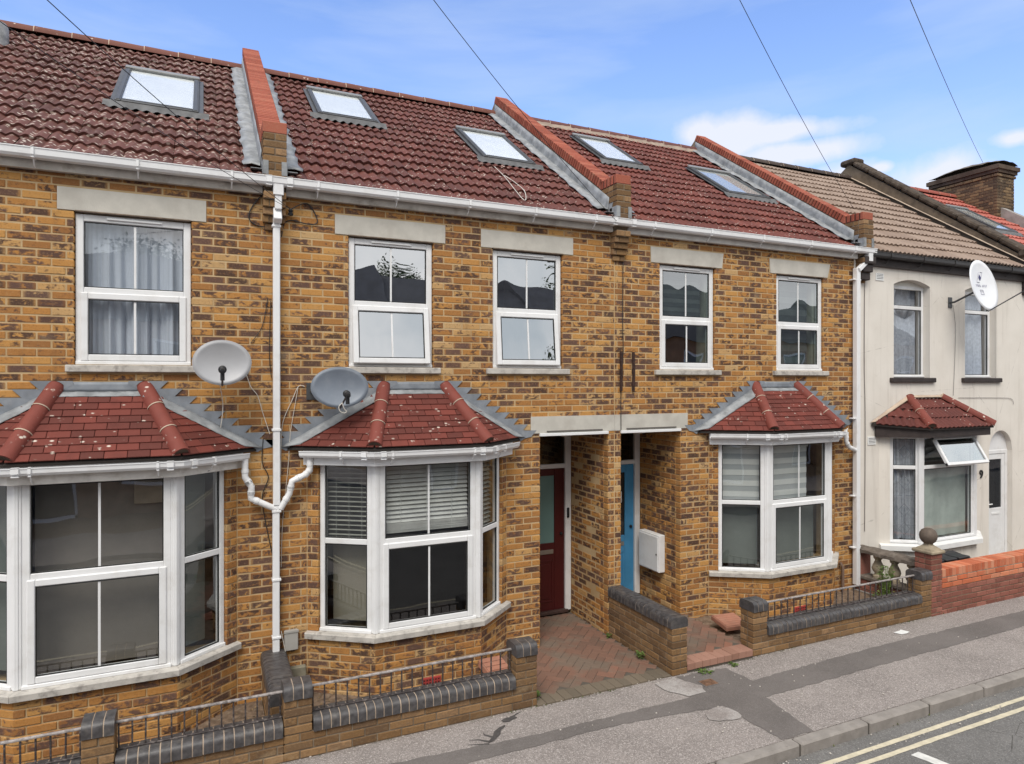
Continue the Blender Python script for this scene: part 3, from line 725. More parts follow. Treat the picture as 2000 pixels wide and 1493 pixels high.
TMAT_A = {'roof_tile_weathered': tile_mat('roof_tiling_weathered', (.088, .033, .025), (.142, .054, .042), 1.15, 14, obj=False), 'roof_tile_brown_red': tile_mat('roof_tiling_brown_red', (.092, .029, .022), (.142, .044, .033), .5, 22, obj=False),
    'roof_tile_red': tile_mat('roof_tiling_red', (.108, .029, .021), (.165, .044, .031), .40, 26, obj=False), 'roof_tile_buff': tile_mat('roof_tiling_buff', (.24, .17, .13), (.31, .23, .18), 0, 20, obj=False), 'roof_tile_salmon': tile_mat('roof_tiling_salmon', (.36, .10, .075), (.46, .14, .105), 0, 20, obj=False)}
RIDGE_A = tile_mat('ridge_tile_rusty', (.14, .05, .035), (.17, .062, .045), .1, 20); RIDGE_B = tile_mat('ridge_tile_dark', (.12, .045, .04), (.14, .055, .048), 0, 20)
ROOFGLASS = glass_mat('roof_window_glass', .8, (.97, .98, .98), .03)
APRON = simple('apron_lead', (.12, .12, .123), .6, .3, .2, 9)
def skylight(roof, x0, x1, y0, y1, shade, label=None):
    """roof window set in the slope; built in slope coordinates"""
    M = Matrix.Translation((0, y0, roofz(y0)+.01)) @ Matrix.Rotation(RA, 4, 'X'); L = (y1-y0)/RCOS; w = x1-x0
    f = MB(); H0, H1 = .0, .06; B = .062
    f.box(x0, x0+B, 0, L, H0, H1, .006, M); f.box(x1-B, x1, 0, L, H0, H1, .006, M); f.box(x0+B, x1-B, .001, B, H0, H1-.002, .006, M); f.box(x0+B, x1-B, L-B*1.3, L, H0, H1+.012, .008, M)
    part = f.build('skylight', DGREY, roof)
    h = MB(); h.box(x0-.008, x1+.008, L-.085, L+.01, H1-.02, H1+.022, .010, M); h.build('hood', simple('skylight_hood', (.22, .222, .222), .4, .5, .06), part); h = MB(); h.box(x0+B*.25, x0+B*.8, .02, L-.1, H1-.005, H1+.006, .003, M); h.box(x1-B*.8, x1-B*.25, .02, L-.1, H1-.005, H1+.006, .003, M)
    h.box(x0+B, x1-B, B-.02, B+.004, H1-.012, H1+.004, .003, M); h.build('cover_strip', simple('skylight_alloy', (.055, .057, .06), .4, .5, .06), part)
    g = MB(); g.box(x0+B, x1-B, B, L-B*1.3, .044, .049, 0, M); g.build('skylight_glass', ROOFGLASS, part)
    b = MB(); b.box(x0+B, x1-B, B, L-B*1.3, .034, .040, 0, M); b.build('roof_blind', shade, part)
    # flashing: sides and dressed apron below
    for a, c in ((x0-.05, x0), (x1, x1+.05)): 
        s = MB(); s.box(a, c, -.03, L, .018, .026, 0, M); s.build('side_flashing', DGREY, part)
    a = MB(); V = []; K = 64
    for i in range(K+1):
        x = x0-.11+(w+.22)*i/K; t = (x % .105)/.105; hz = .022*(.5-.5*math.cos(2*PI*t))
        V += [(x, .004, .045), (x, -.04, .026), (x, -.105-.02*math.sin(x*29)**2, .004+hz-.008)]
    a.add(V, [[i*3+j, i*3+j+1, (i+1)*3+j+1, (i+1)*3+j] for i in range(K) for j in range(2)], M); a.build('apron_flashing', APRON, part, smooth=True, ang=60, recalc=True)
    return part
COPM = simple('red_mortar', (.10, .045, .035), .95, .1)
# ---------------------------------------------------------------- parapet party wall with soldier coping
def parapet(owner, xa, xb, brick_kind='coping', mat_wall='garden', lead_sides=(True, True), peak=True):
    """party wall carried up above the roof: brick core, coping bricks on edge, kneeler and corbel at the eaves"""
    cb, ct = .215, .115        # coping underside above the roof plane, coping thickness
    yk, yfr = .20, -.15
    xm = (xa+xb)/2
    core = MB()
    prof = [(yfr+.006, 5.30), (yfr+.006, 5.785), (yk, 5.785), (RIDGE_Y, roofz(RIDGE_Y)+cb), (RIDGE_Y*2+.5, roofz(-.5)+cb), (RIDGE_Y*2+.5, roofz(-.5)-.5), (yk, 5.0), (yfr+.006, 5.30)][:-1]
    V = [(xa+.008, y, z) for y, z in prof]+[(xb-.008, y, z) for y, z in prof]; n = len(prof)
    core.add(V, [list(range(n)), [n+i for i in range(n)][::-1]]+[[i, n+i, n+(i+1) % n, (i+1) % n] for i in range(n)])
    wall = core.build('parapet', MORTG, owner, recalc=True)
    bk = Bricks(mat_wall, cap=120); bk.face((xa, yfr, 0), (0, 1, 0), xb-xa, 5.33, 5.785, phase=.0, zb=5.335)
    bk.face((xa, yk+.02, 0), (1, 0, 0), yk+.02-yfr-.1, 5.33, 5.785, phase=.06, zb=5.335, ends=(False, False))
    bk.face((xb, yfr+.1, 0), (-1, 0, 0), yk-yfr-.08, 5.33, 5.785, phase=.06, zb=5.335, ends=(False, False))
    # corbel below the gutter
    for i, (d, z) in enumerate(((.145, 5.195), (.115, 5.12), (.085, 5.045), (.055, 4.97), (.028, 4.895))):
        sx = .0 if i < 4 else .02
        cut = 0 if i % 2 == 0 else .07
        for p, q in (((xa+sx, xm+.02-cut) if i != 2 else (xa+sx, xb-sx)), (xm+.02-cut, xb-sx)):
            if q-p < .02 or (i == 2 and p > xa+.05): continue
            bk.b.append((Vector(((p+q)/2, -d, z-.0375)), Vector((1, 0, 0)), Vector((0, 1, 0)), round(q-p-.008, 3), .067, d+.02))
    bk.finish(wall)
    cm = MB(); cm.box(xa+.012, xb-.012, -.135, .02, 5.12, 5.20); cm.box(xa+.012, xb-.012, -.105, .02, 5.05, 5.13); cm.box(xa+.012, xb-.012, -.075, .02, 4.975, 5.06); cm.box(xa+.012, xb-.012, -.045, .02, 4.9, 4.98)
    cm.build('corbel_mortar', MORTG, wall)
    # coping bricks on edge
    def cop(c, ax, nrm, Lr):
        m = MB(); hx = (xb-xa)/2+.004
        V = cb_verts(hx, .0265, ct/2, .006); m.add(V, CB_F, None, None, [(v[1]/.053+.5, v[2]/ct+.5) for v in V]); return m.mesh('coping_brick', BM[brick_kind][0])
    me = cop(0, 0, 0, 0)
    bed = MB()
    s = Vector((0, RCOS, math.sin(RA))); nv = Vector((0, -math.sin(RA), RCOS))
    p0 = Vector((xm, yk+.03, roofz(yk+.03)+cb+.0)); length = (RIDGE_Y-yk-.03)/RCOS; k = int(length/.0675)
    for i in range(k):
        c = p0+s*(length*(i+.5)/k)+nv*(ct/2); M = Matrix(((1, 0, 0, c.x), (0, s.y, nv.y, c.y), (0, s.z, nv.z, c.z), (0, 0, 0, 1))) @ Matrix.Rotation(R.uniform(-.01, .01), 4, 'X')
        link('coping_brick', me, wall, M, rcol())
    bed.box(xa+.006, xb-.006, .0, length, .0, ct-.006, M=Matrix(((1, 0, 0, 0), (0, s.y, nv.y, p0.y), (0, s.z, nv.z, p0.z), (0, 0, 0, 1))))
    nk = 5
    for i in range(nk):
        c = Vector((xm, yfr+(yk+.05-yfr)*(i+.5)/nk, 5.785+ct/2+.004)); link('coping_brick', me, wall, Matrix.Translation(c) @ Matrix.Rotation(R.uniform(-.02, .02), 4, 'X'), rcol())
    bed.box(xa+.006, xb-.006, yfr+.022, yk+.05, 5.785, 5.785+ct-.004); bed.build('coping_mortar', COPM, wall)
    # lead up the wall and over the tiles
    for sg, x, on in ((-1, xa, lead_sides[0]), (1, xb, lead_sides[1])):
        if not on: continue
        xf = x+sg*.004; N = 70
        top, mid, out = [], [], []
        for i in range(N+1):
            y = .02+(RIDGE_Y-.06)*i/N; z = roofz(y)
            top.append(Vector((xf, y, z+cb-.012))); mid.append(Vector((xf+sg*.012, y, z+.045)))
            wv = .012*math.sin(i*1.15)+.010*math.sin(i*.53+1)
            out.append(Vector((xf+sg*(.165+wv), y, z+.03+.012*math.sin(i*1.15+.8))))
        m = MB(); V = []
        for a, b, c in zip(top, mid, out):
            V += [tuple(a), tuple(a.lerp(b, .5)+Vector((sg*R.uniform(0, .004), 0, 0))), tuple(b), tuple(b.lerp(c, .5)+Vector((0, 0, R.uniform(0, .010)+.01))), tuple(c)]
        m.add(V, [[i*5+j, (i+1)*5+j, (i+1)*5+j+1, i*5+j+1] for i in range(N) for j in range(4)])
        o = m.build('lead_flashing', LEAD, wall, smooth=True, ang=60); md = o.modifiers.new('thickness', 'SOLIDIFY'); md.thickness = .003; md.offset = 0
        # stepped pieces on the kneeler
        st = MB()
        for k, (y, zt) in enumerate(((.19, 5.70), (.10, 5.63), (.0, 5.56), (-.07, 5.49))):
            zl = roofz(y)+.02
            V = [(xf+sg*.004, y+.07, zt), (xf+sg*.004, y-.07, zt), (xf+sg*.004, y-.05, zt-.05), (xf+sg*.004, y-.05, min(zl, zt-.06)), (xf+sg*.004, y+.07, zl)]
            V2 = [(v[0]-sg*.006, v[1], v[2]) for v in V]; st.add(V+V2, [list(range(5)), list(range(5, 10))[::-1]]+[[i, 5+i, 5+(i+1) % 5, (i+1) % 5] for i in range(5)])
        st.box(min(xf, xf+sg*.11), max(xf, xf+sg*.11), -.10, .10, roofz(-.05)+.03, roofz(-.05)+.036)
        st.build('stepped_flashing', LEAD, wall, recalc=True)
        # folded lead round the front of the kneeler
        fl = MB(); fl.box(min(x-sg*.05, x+sg*.004), max(x-sg*.05, x+sg*.004), yfr-.006, yfr-.002, 5.36, 5.50, .001); fl.box(min(x, x+sg*.006), max(x, x+sg*.006), yfr-.006, -.02, 5.36, 5.50, .001)
        fl.build('folded_lead', LEAD, wall)
    return wall
# ================================================================ ground
def flat(name, pts, z, mat, kind='structure', parent=None, jag=0, th=.0):
    P = []
    for a, b in zip(pts, pts[1:]+pts[:1]):
        if jag:
            n = max(1, int(math.hypot(b[0]-a[0], b[1]-a[1])/.06))
            for i in range(n):
                t = i/n; P.append((a[0]+(b[0]-a[0])*t+R.uniform(-jag, jag), a[1]+(b[1]-a[1])*t+R.uniform(-jag, jag)))
        else: P.append(a)
    m = MB(); m.add([(p[0], p[1], z) for p in P], [list(range(len(P)))])
    me = m.mesh(name, mat)
    o = link(name, me, parent)
    if me.polygons[0].normal.z < 0: me.flip_normals()
    if kind: o['kind'] = kind
    return o
def asphalt(name, c, speck, amt, sc, dark=.6, bump=.6, cracks=False, rgh=.93):
    m = Nt(name, rgh, .2); a = m.sstep(m.noise(1.3, 6, .6), .3, .7)
    cc = m.mix(a, tuple(x*.84 for x in c), tuple(x*1.1 for x in c))
    v = m.vor(sc); q = m.n('ShaderNodeSeparateColor'); m.L(v.outputs['Color'], q.inputs[0])
    cc = m.mix(m.math('MULTIPLY', m.sstep(q.outputs[0], .62, .9), amt), cc, speck)
    cc = m.mix(m.math('MULTIPLY', m.sstep(q.outputs[1], .66, .92), amt*.9), cc, tuple(x*dark for x in c))
    cc = m.mix(m.math('MULTIPLY', m.sstep(m.noise(3.7, 6, .65), .56, .72), .35), cc, tuple(min(1, x*1.35) for x in c))
    cc = m.mix(m.math('MULTIPLY', m.sstep(m.noise(2.3, 7, .7), .42, .28), .35), cc, tuple(x*.6 for x in c))
    if cracks:
        e = m.vor(1.1, m.pos(), 'DISTANCE_TO_EDGE'); w = m.noise(5, 5)
        k = m.math('MULTIPLY', m.sstep(m.math('ADD', e.outputs[0], m.math('MULTIPLY', w, .012)), .012, .006), m.sstep(m.noise(.7, 2), .5, .6))
        cc = m.mix(m.math('MULTIPLY', k, .7), cc, (.05, .045, .04))
    m.col(cc); m.bump(m.math('ADD', m.noise(150, 3), v.outputs['Distance']), bump, .006); return m.m
PAVE = asphalt('footway_asphalt', (.275, .243, .228), (.50, .455, .43), .66, 120, .5, .5); STRIPM = asphalt('trench_asphalt', (.155, .138, .130), (.26, .24, .23), .35, 160, .7, .3)
PATCH = Nt('patch_cement', .93, .2); _a = PATCH.mix(PATCH.sstep(PATCH.noise(2.6, 6, .65), .36, .60), (.245, .215, .202), (.385, .36, .345)); _v = PATCH.vor(120); _q = PATCH.n('ShaderNodeSeparateColor'); PATCH.L(_v.outputs['Color'], _q.inputs[0])
_a = PATCH.mix(PATCH.math('MULTIPLY', PATCH.sstep(_q.outputs[0], .6, .9), .35), _a, (.46, .42, .39)); _a = PATCH.mix(PATCH.math('MULTIPLY', PATCH.sstep(_q.outputs[1], .6, .9), .35), _a, (.13, .115, .108)); PATCH.col(_a); PATCH.bump(PATCH.noise(150, 3), .3, .006); PATCH = PATCH.m; ROADM = asphalt('road_asphalt', (.165, .158, .152), (.30, .29, .28), .5, 110, .55, .5, True)
KERBM = simple('kerb_concrete', (.275, .25, .23), .92, .2, .12, 6, .4, 90, dirt=((.2, .18, .16), .5, 9)); YLINE = simple('yellow_road_paint', (.58, .52, .39), .8, .2, .1, 14, .3, 70, dirt=((.40, .36, .28), .35, 10)); WLINE = simple('white_road_paint', (.66, .65, .62), .8, .2, .1, 14, .3, 70, dirt=((.35, .33, .31), .35, 10))
GY, KY = -1.27, -2.90          # garden wall face, kerb line
flat('ground', [(-400, -400), (400, -400), (400, 400), (-400, 400)], -.16, simple('far_ground', (.2, .19, .17), .95))
flat('road', [(-60, -7.9), (60, -7.9), (60, KY), (-60, KY)], -.105, ROADM)
m = MB(); m.box(-60, 60, KY+.115, GY+.3, -.15, 0); pav = m.build('pavement', PAVE); pav['kind'] = 'structure'
m = MB(); m.box(-60, 60, -10.2, -8.03, -.15, 0); o = m.build('pavement', PAVE); o['kind'] = 'structure'
m = MB(); m.box(-60, 60, -8.03, -7.9, -.15, .002, .01); o = m.build('kerb', KERBM); o['kind'] = 'structure'
m = MB(); m.box(-60, 60, KY+.012, KY+.11, -.15, -.012); kerb = m.build('kerb', simple('kerb_joint', (.09, .08, .07), .95)); kerb['kind'] = 'structure'
x = -3.2; kc = {}
while x < 14:
    L = .90
    if L not in kc: mm = MB(); mm.box(-L/2+.008, L/2-.008, -.06, .06, -.15, .004, .018); kc[L] = mm.mesh('kerb_stone', KERBM)
    link('kerb_stone', kc[L], kerb, Matrix.Translation((x+L/2, KY+.056+R.uniform(-.003, .003), R.uniform(-.002, .003)))); x += L
# trench reinstatement running along the footway and across it
flat('trench_strip', [(-4, -1.60), (1.4, -1.66), (2.8, -1.76), (4.6, -1.77), (4.72, -1.62), (4.76, -1.33), (5.42, -1.36), (5.45, -1.74), (7.4, -1.67), (10.6, -1.66), (16, -1.66), (16, -1.98), (10, -2.02), (7, -2.06), (5.30, -2.09), (5.24, -2.4), (5.20, -2.78), (4.80, -2.78), (4.77, -2.4), (4.76, -2.06), (3.6, -1.93), (2.0, -1.93), (-4, -1.9)], .004, STRIPM, parent=pav, kind=None, jag=.010)
flat('concrete_patch', [(4.42, -1.38), (4.72, -1.33), (4.86, -1.62), (4.80, -1.76), (4.58, -1.76), (4.45, -1.58)], .008, PATCH, parent=pav, kind=None, jag=.014)
flat('concrete_patch', [(4.50, -2.08), (4.74, -2.06), (4.80, -2.22), (4.72, -2.33), (4.52, -2.30), (4.42, -2.2)], .0075, PATCH, parent=pav, kind=None, jag=.02)
flat('concrete_patch', [(9.8, -2.10), (11.5, -2.04), (11.5, -2.4), (9.9, -2.34)], .0078, PATCH, parent=pav, kind=None, jag=.02)
flat('concrete_patch', [(8.16, -1.46), (8.34, -1.43), (8.36, -1.53), (8.2, -1.55)], .0078, WHITE, parent=pav, kind=None, jag=.012)
# bitumen spill with branching runs
SPILL = simple('bitumen_spill', (.075, .068, .066), .8, .3, .2, 20)
for pts in ([(2.60, -1.40), (2.66, -1.37), (2.74, -1.36), (2.77, -1.40), (2.72, -1.43), (2.67, -1.45), (2.61, -1.44)], [(2.60, -1.475), (2.61, -1.50), (2.53, -1.56), (2.49, -1.63), (2.42, -1.70), (2.36, -1.72), (2.34, -1.69), (2.41, -1.63), (2.46, -1.56), (2.54, -1.49)]):
    flat('bitumen_spill', pts, .006, SPILL, parent=pav, kind=None, jag=.014)
for pth in ([(2.36, -1.70), (2.28, -1.62), (2.20, -1.59)], [(2.42, -1.64), (2.36, -1.56), (2.37, -1.52)], [(2.7, -1.39), (2.8, -1.33), (2.86, -1.31)], [(2.34, -1.73), (2.26, -1.70), (2.16, -1.66)]):
    mm = MB(); mm.tube([(p[0], p[1], .0005) for p in pth], [.012, .007, .003][:len(pth)], 6); mm.build('bitumen_run', SPILL, pav)
def bz(u, v, z):
    d = raydir(u, v); t = (z-CZ)/d.z; return (d.x*t, CY+d.y*t, z)
# road paint
for i, (y, w) in enumerate(((-3.09, .052), (-3.225, .052))):
    P = []; n = 260
    for k in range(n+1): P.append((-4+k*.09, y+w/2+R.uniform(-.003, .003)))
    for k in range(n, -1, -1): P.append((-4+k*.09, y-w/2+R.uniform(-.003, .003)))
    flat('yellow_line', P, -.101, YLINE, parent=None)
flat('white_mark', [bz(1779, 1477, -.101)[:2], bz(1795, 1471, -.101)[:2], (6.0, -3.62), (5.9, -3.63)], -.101, WLINE, jag=.004)
# inspection cover in the footway
t = thing('inspection_cover', (*bz(1384, 1337, 0)[:2], 0), 'small rusty iron inspection cover set in the footway by the path', 'cover')
c = bz(1384, 1337, 0); rust = simple('rusty_iron', (.17, .095, .06), .8, .3, .35, 30, .6, 60)
m = MB(); m.box(c[0]-.10, c[0]+.10, c[1]-.075, c[1]+.075, .002, .0095); m.build('frame', STRIPM, t)
m = MB(); m.box(c[0]-.085, c[0]+.085, c[1]-.062, c[1]+.062, .004, .013, .002)
for i in range(6): m.box(c[0]-.075+i*.026, c[0]-.063+i*.026, c[1]-.05, c[1]+.05, .012, .0155)
m.build('lid', rust, t)
# gardens
for x0, x1 in ((-3.5, .54), (.78, 2.98)): flat('garden_soil', [(x0, GY+.1), (x1, GY+.1), (x1, .0), (x0, .0)], .012, SOIL)
flat('garden_soil', [(5.96, -1.1), (9.2, -1.1), (9.2, 0), (5.96, 0)], .03, SOIL)
flat('garden_paving', [(9.2, -1.1), (16, -1.1), (16, .1), (9.2, .1)], .035, KERBM)
# herringbone paths
PAVERM = Nt('clay_paver', .9, .2); r_, g_, b_ = PAVERM.rnd(); cc = PAVERM.ramp(r_, [(0, (.165, .10, .075)), (.5, (.195, .112, .082)), (.9, (.215, .118, .085)), (1, (.27, .13, .09))])
cc = PAVERM.mix(PAVERM.math('MULTIPLY', PAVERM.sstep(PAVERM.noise(2.2, 5), .45, .62), .6), cc, (.165, .145, .115)); PAVERM.col(cc); PAVERM.bump(PAVERM.noise(120, 4), .5, .004); PAVERM = PAVERM.m
PAVERP = Nt('pink_clay_paver', .9, .2); r_, g_, b_ = PAVERP.rnd(); PAVERP.col(PAVERP.mix(r_, (.27, .145, .105), (.36, .20, .15))); PAVERP = PAVERP.m
def path(name, x0, x1, y0, y1, z, edge, border, bmat):
    base = MB(); base.box(x0, x1, y0+.012, y1, -.06, z-.006); st = base.build(name, simple('path_sand', (.10, .085, .07), .95)); st['kind'] = 'structure'
    a, b = .2, .1; cache = {}; th = math.radians(45); cs, sn = math.cos(th), math.sin(th); cx, cy = (x0+x1)/2, (y0+y1)/2
    def put(cx_, cy_, lx, ly, rot, mat):
        if (lx, ly, mat.name) not in cache: mm = MB(); mm.box(-lx/2+.002, lx/2-.002, -ly/2+.002, ly/2-.002, -.075, 0, .003); cache[(lx, ly, mat.name)] = mm.mesh('paver', mat)
        link('paver', cache[(lx, ly, mat.name)], st, Matrix.Translation((cx_, cy_, z+R.uniform(-.002, .002))) @ Matrix.Rotation(rot, 4, 'Z') @ Matrix.Rotation(R.uniform(-.006, .006), 4, 'X'), rcol())
    ya = y0+border
    for i in range(-40, 40):
        for j in range(-40, 40):
            for (px, py, lx, ly) in ((i*b+j*b*2+.1-(0), 0, 0, 0),):
                pass
    # herringbone on the unit grid: cell (i,j) starts a horizontal brick if (i-j)%4==0, a vertical if (i-j)%4==3
    n = 26
    for i in range(-n, n):
        for j in range(-n, n):
            k = (i-j) % 4
            if k == 0: lx, ly, px, py = a, b, (i+1)*b, (j+.5)*b
            elif k == 3: lx, ly, px, py = b, a, (i+.5)*b, (j+1)*b
            else: continue
            wx, wy = cx+px*cs-py*sn, cy+px*sn+py*cs
            if x0-.03 < wx < x1+.03 and ya+.02 < wy < y1+.04: put(wx, wy, lx, ly, th, PAVERM)
    nb = int((x1-x0)/.1)
    for i in range(nb): put(x0+(x1-x0)*(i+.5)/nb, y0+border/2, round((x1-x0)/nb, 4), border, 0, bmat)
    return st
PAVERO = Nt('mossy_clay_paver', .93, .2); r_, g_, b_ = PAVERO.rnd(); PAVERO.col(PAVERO.mix(r_, (.135, .112, .085), (.18, .145, .108))); PAVERO = PAVERO.m
path('garden_path', 3.05, 4.71, GY-.02, .96, .020, None, .2, PAVERO)
path('garden_path', 4.93, 5.90, GY-.03, .94, .105, None, .2, PAVERP)
# ================================================================ houses
FT, FB = 5.285, 5.18
def close_house(h, x0, x1, mat=None):
    m = MB(); y1 = RIDGE_Y*2
    m.box(x0+.002, x0+.1, .2, y1, -.1, 5.28); m.box(x1-.1, x1-.002, .2, y1, -.1, 5.28); m.box(x0+.1, x1-.1, y1-.2, y1, -.1, 5.2)
    m.build('party_wall', mat or MORT, h)
    f = MB(); f.box(x0+.1, x1-.1, .22, y1-.2, 2.66, 2.86); f.box(x0+.1, x1-.1, .22, y1-.2, 5.14, 5.2); f.box(x0+.1, x1-.1, 3.3, 3.4, 0, 5.14); f.build('interior', INTER, h)
    f = MB(); f.box(x0+.1, x1-.1, 1.02, 3.3, 0, .06); f.box(x0+.12, x1-.12, .3, 3.28, 2.861, 2.87); f.build('interior_floor', INTFL, h)
def lintel(h, a, b, zb, zt, mat=CONC, strip_=True, splay=0):
    m = MB(); V = [(a+splay*.3, -.006, zb), (b-splay, -.006, zb), (b, -.006, zt), (a, -.006, zt)]; V += [(v[0], .12, v[2]) for v in V]
    m.add(V, [[0, 1, 2, 3], [4, 7, 6, 5], [0, 4, 5, 1], [1, 5, 6, 2], [2, 6, 7, 3], [3, 7, 4, 0]]); m.build('lintel', mat, h)
    if strip_:
        m = MB(); m.box(a+.14, b-.14, -.016, .05, zb-.012, zb+.002, .003); m.build('lintel_plate', simple('rusted_lintel_edge', (.16, .12, .09), .7, .3, .3, 20), h)
def upper_window(h, a, b, deg=0, splay=0, gl=None):
    wdw = window(h, (a+.004, .030, 0), (1, 0, 0), (0, 1, 0), b-a-.008, 3.437, 4.835, 4.125, fw=.066, open_deg=deg, glass=gl or GLASS_UP, vent=True)
    mid = (a+b)/2; w = .62; lintel(h, mid-w, mid+w, 4.855, 5.062, splay=splay)
    m = MB(); m.box(mid-.555, mid+.555, -.048, .16, 3.362, 3.428, .006); m.build('sill', SILLM, h)
    return wdw
def facade(h, x0, x1, wins, bayr, passage, extra=(), cap=300, kind='yellow', ends=(False, False)):
    """openings in absolute x; returns the wall part, the brick collector and core mesh"""
    op, ob = [], []
    e = .008
    for a, b in wins:
        op.append((a-e-x0, b+e-x0, 3.43, 4.852)); ob.append((a-x0, b-x0, 3.43, 4.852)); mid = (a+b)/2-x0
        ob.append((mid-.62, mid+.62, 4.852, 5.063)); ob.append((mid-.555, mid+.555, 3.36, 3.43))
    if bayr: op.append((bayr[0]+.17-x0, bayr[1]-.17-x0, .60, 2.5)); ob.append((bayr[0]-x0, bayr[1]-x0, -.2, 2.62))
    if passage: op.append((passage[0]-e-x0, passage[1]+e-x0, -.2, 2.64)); ob.append((passage[0]-x0, passage[1]-x0, -.2, 2.64))
    ob += [(a-x0, b-x0, c, d) for a, b, c, d in extra]
    core = MB(); slab(core, (x0, 0), (0, 1, 0), x1-x0, -.1, 5.33, .2, op)
    bk = Bricks(kind, cap=cap); bk.face((x0, 0, 0), (0, 1, 0), x1-x0, -.03, 5.30, ob, phase=.04, ends=ends)
    return bk, core
def eaves(h, x0, x1, gx0, gx1, fascia=FASC, union_at=()):
    m = MB(); m.box(x0, x1, -.068, -.045, FB, 5.345, .003); m.box(x0, x1, -.0455, .0, FB+.004, FB+.016); m.build('fascia', fascia, h)
    n = int((gx1-gx0)/.8); br = [((gx0+(gx1-gx0)*(i+.5)/n, 0), (1, 0)) for i in range(n)]
    gutter(h, [(gx0, 0), (gx1, 0)], .071, 5.258, br, [((u, 0), (1, 0)) for u in union_at], w=.105, h=.085)
# ---- first brick house (left edge of the picture)
h1 = thing('terraced_house', (-1.45, 0, 0), 'yellow brick terraced house with net curtains upstairs, at the left edge', 'house', 'terraced houses')
bk, core = facade(h1, -3.55, .66, [(-3.05, -2.1), (-1.084, -.108)], (-2.04, .31), None, ends=(False, False))
o1 = dict(glass=[GLASS, GLASS, GLASS], dirty=True)
bay(h1, -2.04, -1.46, -.22, .31, -1.24, -.50, bk, core, o1)
w1 = core.build('wall', MORT, h1); bk.finish(w1)
up1 = upper_window(h1, -1.084, -.108, gl=GLASS_NET); upper_window(h1, -3.05, -2.1)
curtain(up1, -1.02, -.17, .16, 3.5, 4.8, n=8)
close_house(h1, -3.55, .66)
r1 = main_roof(h1, -3.42, .545, RT1, [(-.90, -.05, 1.33, 2.66)], RIDGE_A)
skylight(r1, -.90, -.05, 1.33, 2.66, SKYBLIND)
eaves(h1, -3.4, .545, -3.4, .66, union_at=(.60,))
m = MB(); m.lathe([(.13, -.1), (.13, .16), (.11, .22), (.05, .25), (.0, .25)], (-2.36, 3.05, roofz(3.05)), 16); m.build('roof_vent', LEAD, r1, smooth=True, ang=50)
p1 = parapet(h1, .545, .77)
# ---- middle house, dark red door
h2 = thing('terraced_house', (2.74, 0, 0), 'yellow brick terraced house with a dark red front door and two tilted windows', 'house', 'terraced houses')
PX = (3.739, 4.713, 4.916, 5.87); PZ = 2.64
plint = (3.61, 5.99, 2.64, 2.845)
bk, core = facade(h2, .66, 4.815, [(1.421, 2.372), (3.112, 4.045)], (.985, 3.29), (PX[0], PX[1]), [plint], ends=(False, False))
o2 = dict(glass=[GLASS, GLASS, GLASS], low=[GLASS, GLASS_DK, GLASS])
bay(h2, .985, 1.61, 2.79, 3.29, 1.80, 2.53, bk, core, o2)
bk.face((PX[1], .95, 0), (1, 0, 0), .853, -.03, 2.62, phase=.09, ends=(False, False))
bk.face((PX[0], .1, 0), (-1, 0, 0), .85, -.03, 2.62, phase=.02, ends=(False, False))
core.box(PX[1]+.008, 4.812, .2, 1.05, -.1, 2.64); core.box(PX[0]-.12, PX[0]-.008, .2, 1.05, -.1, 2.64); core.box(PX[0], PX[1], 1.045, 1.12, 2.5, 2.66)
w2 = core.build('wall', MORT, h2); bk.finish(w2)
upper_window(h2, 1.421, 2.372, 6.5); upper_window(h2, 3.112, 4.045, 5.5)
close_house(h2, .66, 4.815)
r2 = main_roof(h2, .775, 4.75, RT2, [(1.41, 2.23, 2.06, 3.20), (3.52, 4.32, 1.30, 2.44)], RIDGE_A)
skylight(r2, 1.41, 2.23, 2.06, 3.20, SKYBLIND); skylight(r2, 3.52, 4.32, 1.30, 2.44, SKYBLIND)
eaves(h2, .77, 4.75, .66, 4.86, union_at=(.80, 4.72))
p2 = parapet(h2, 4.75, 4.97)
# ---- third brick house, blue door
h3 = thing('terraced_house', (7.03, 0, 0), 'yellow brick terraced house with a sky blue front door and striped blinds', 'house', 'terraced houses')
bk, core = facade(h3, 4.815, 9.25, [(5.531, 6.466), (7.623, 8.577)], (6.36, 8.83), (PX[2], PX[3]), [plint], ends=(False, True))
o3 = dict(glass=[GLASS, GLASS, GLASS])
bay(h3, 6.36, 7.04, 8.27, 8.83, 7.22, 8.03, bk, core, o3)
bk.face((PX[3], .93, 0), (1, 0, 0), .833, .08, 2.62, phase=.05, ends=(False, False))
core.box(4.818, PX[2]-.008, .2, 1.05, -.1, 2.64); core.box(PX[3]+.008, PX[3]+.13, .2, 1.05, -.1, 2.64); core.box(PX[2], PX[3], 1.045, 1.12, 2.5, 2.66)
w3 = core.build('wall', MORT, h3); bk.finish(w3)
u3a = upper_window(h3, 5.531, 6.466, splay=.03, gl=GLASS_GR); u3b = upper_window(h3, 7.623, 8.577, splay=.06, gl=GLASS_GR)
close_house(h3, 4.815, 9.25)
r3 = main_roof(h3, 4.975, 9.28, RT3, [(5.99, 6.74, 2.08, 3.18), (7.95, 8.88, 1.36, 2.42)], RIDGE_B, ridge_bed=mortar('ridge_bedding', (.40, .32, .26), (.28, .22, .18)))
GREYB = simple('grey_roof_blind', (.46, .47, .46), .7, .2, .04)
skylight(r3, 5.99, 6.74, 2.08, 3.18, SKYBLIND); skylight(r3, 7.95, 8.88, 1.36, 2.42, GREYB)
eaves(h3, 4.97, 9.25, 4.86, 9.55, fascia=FASC2, union_at=(5.0,))
p3 = parapet(h3, 9.28, 9.50)
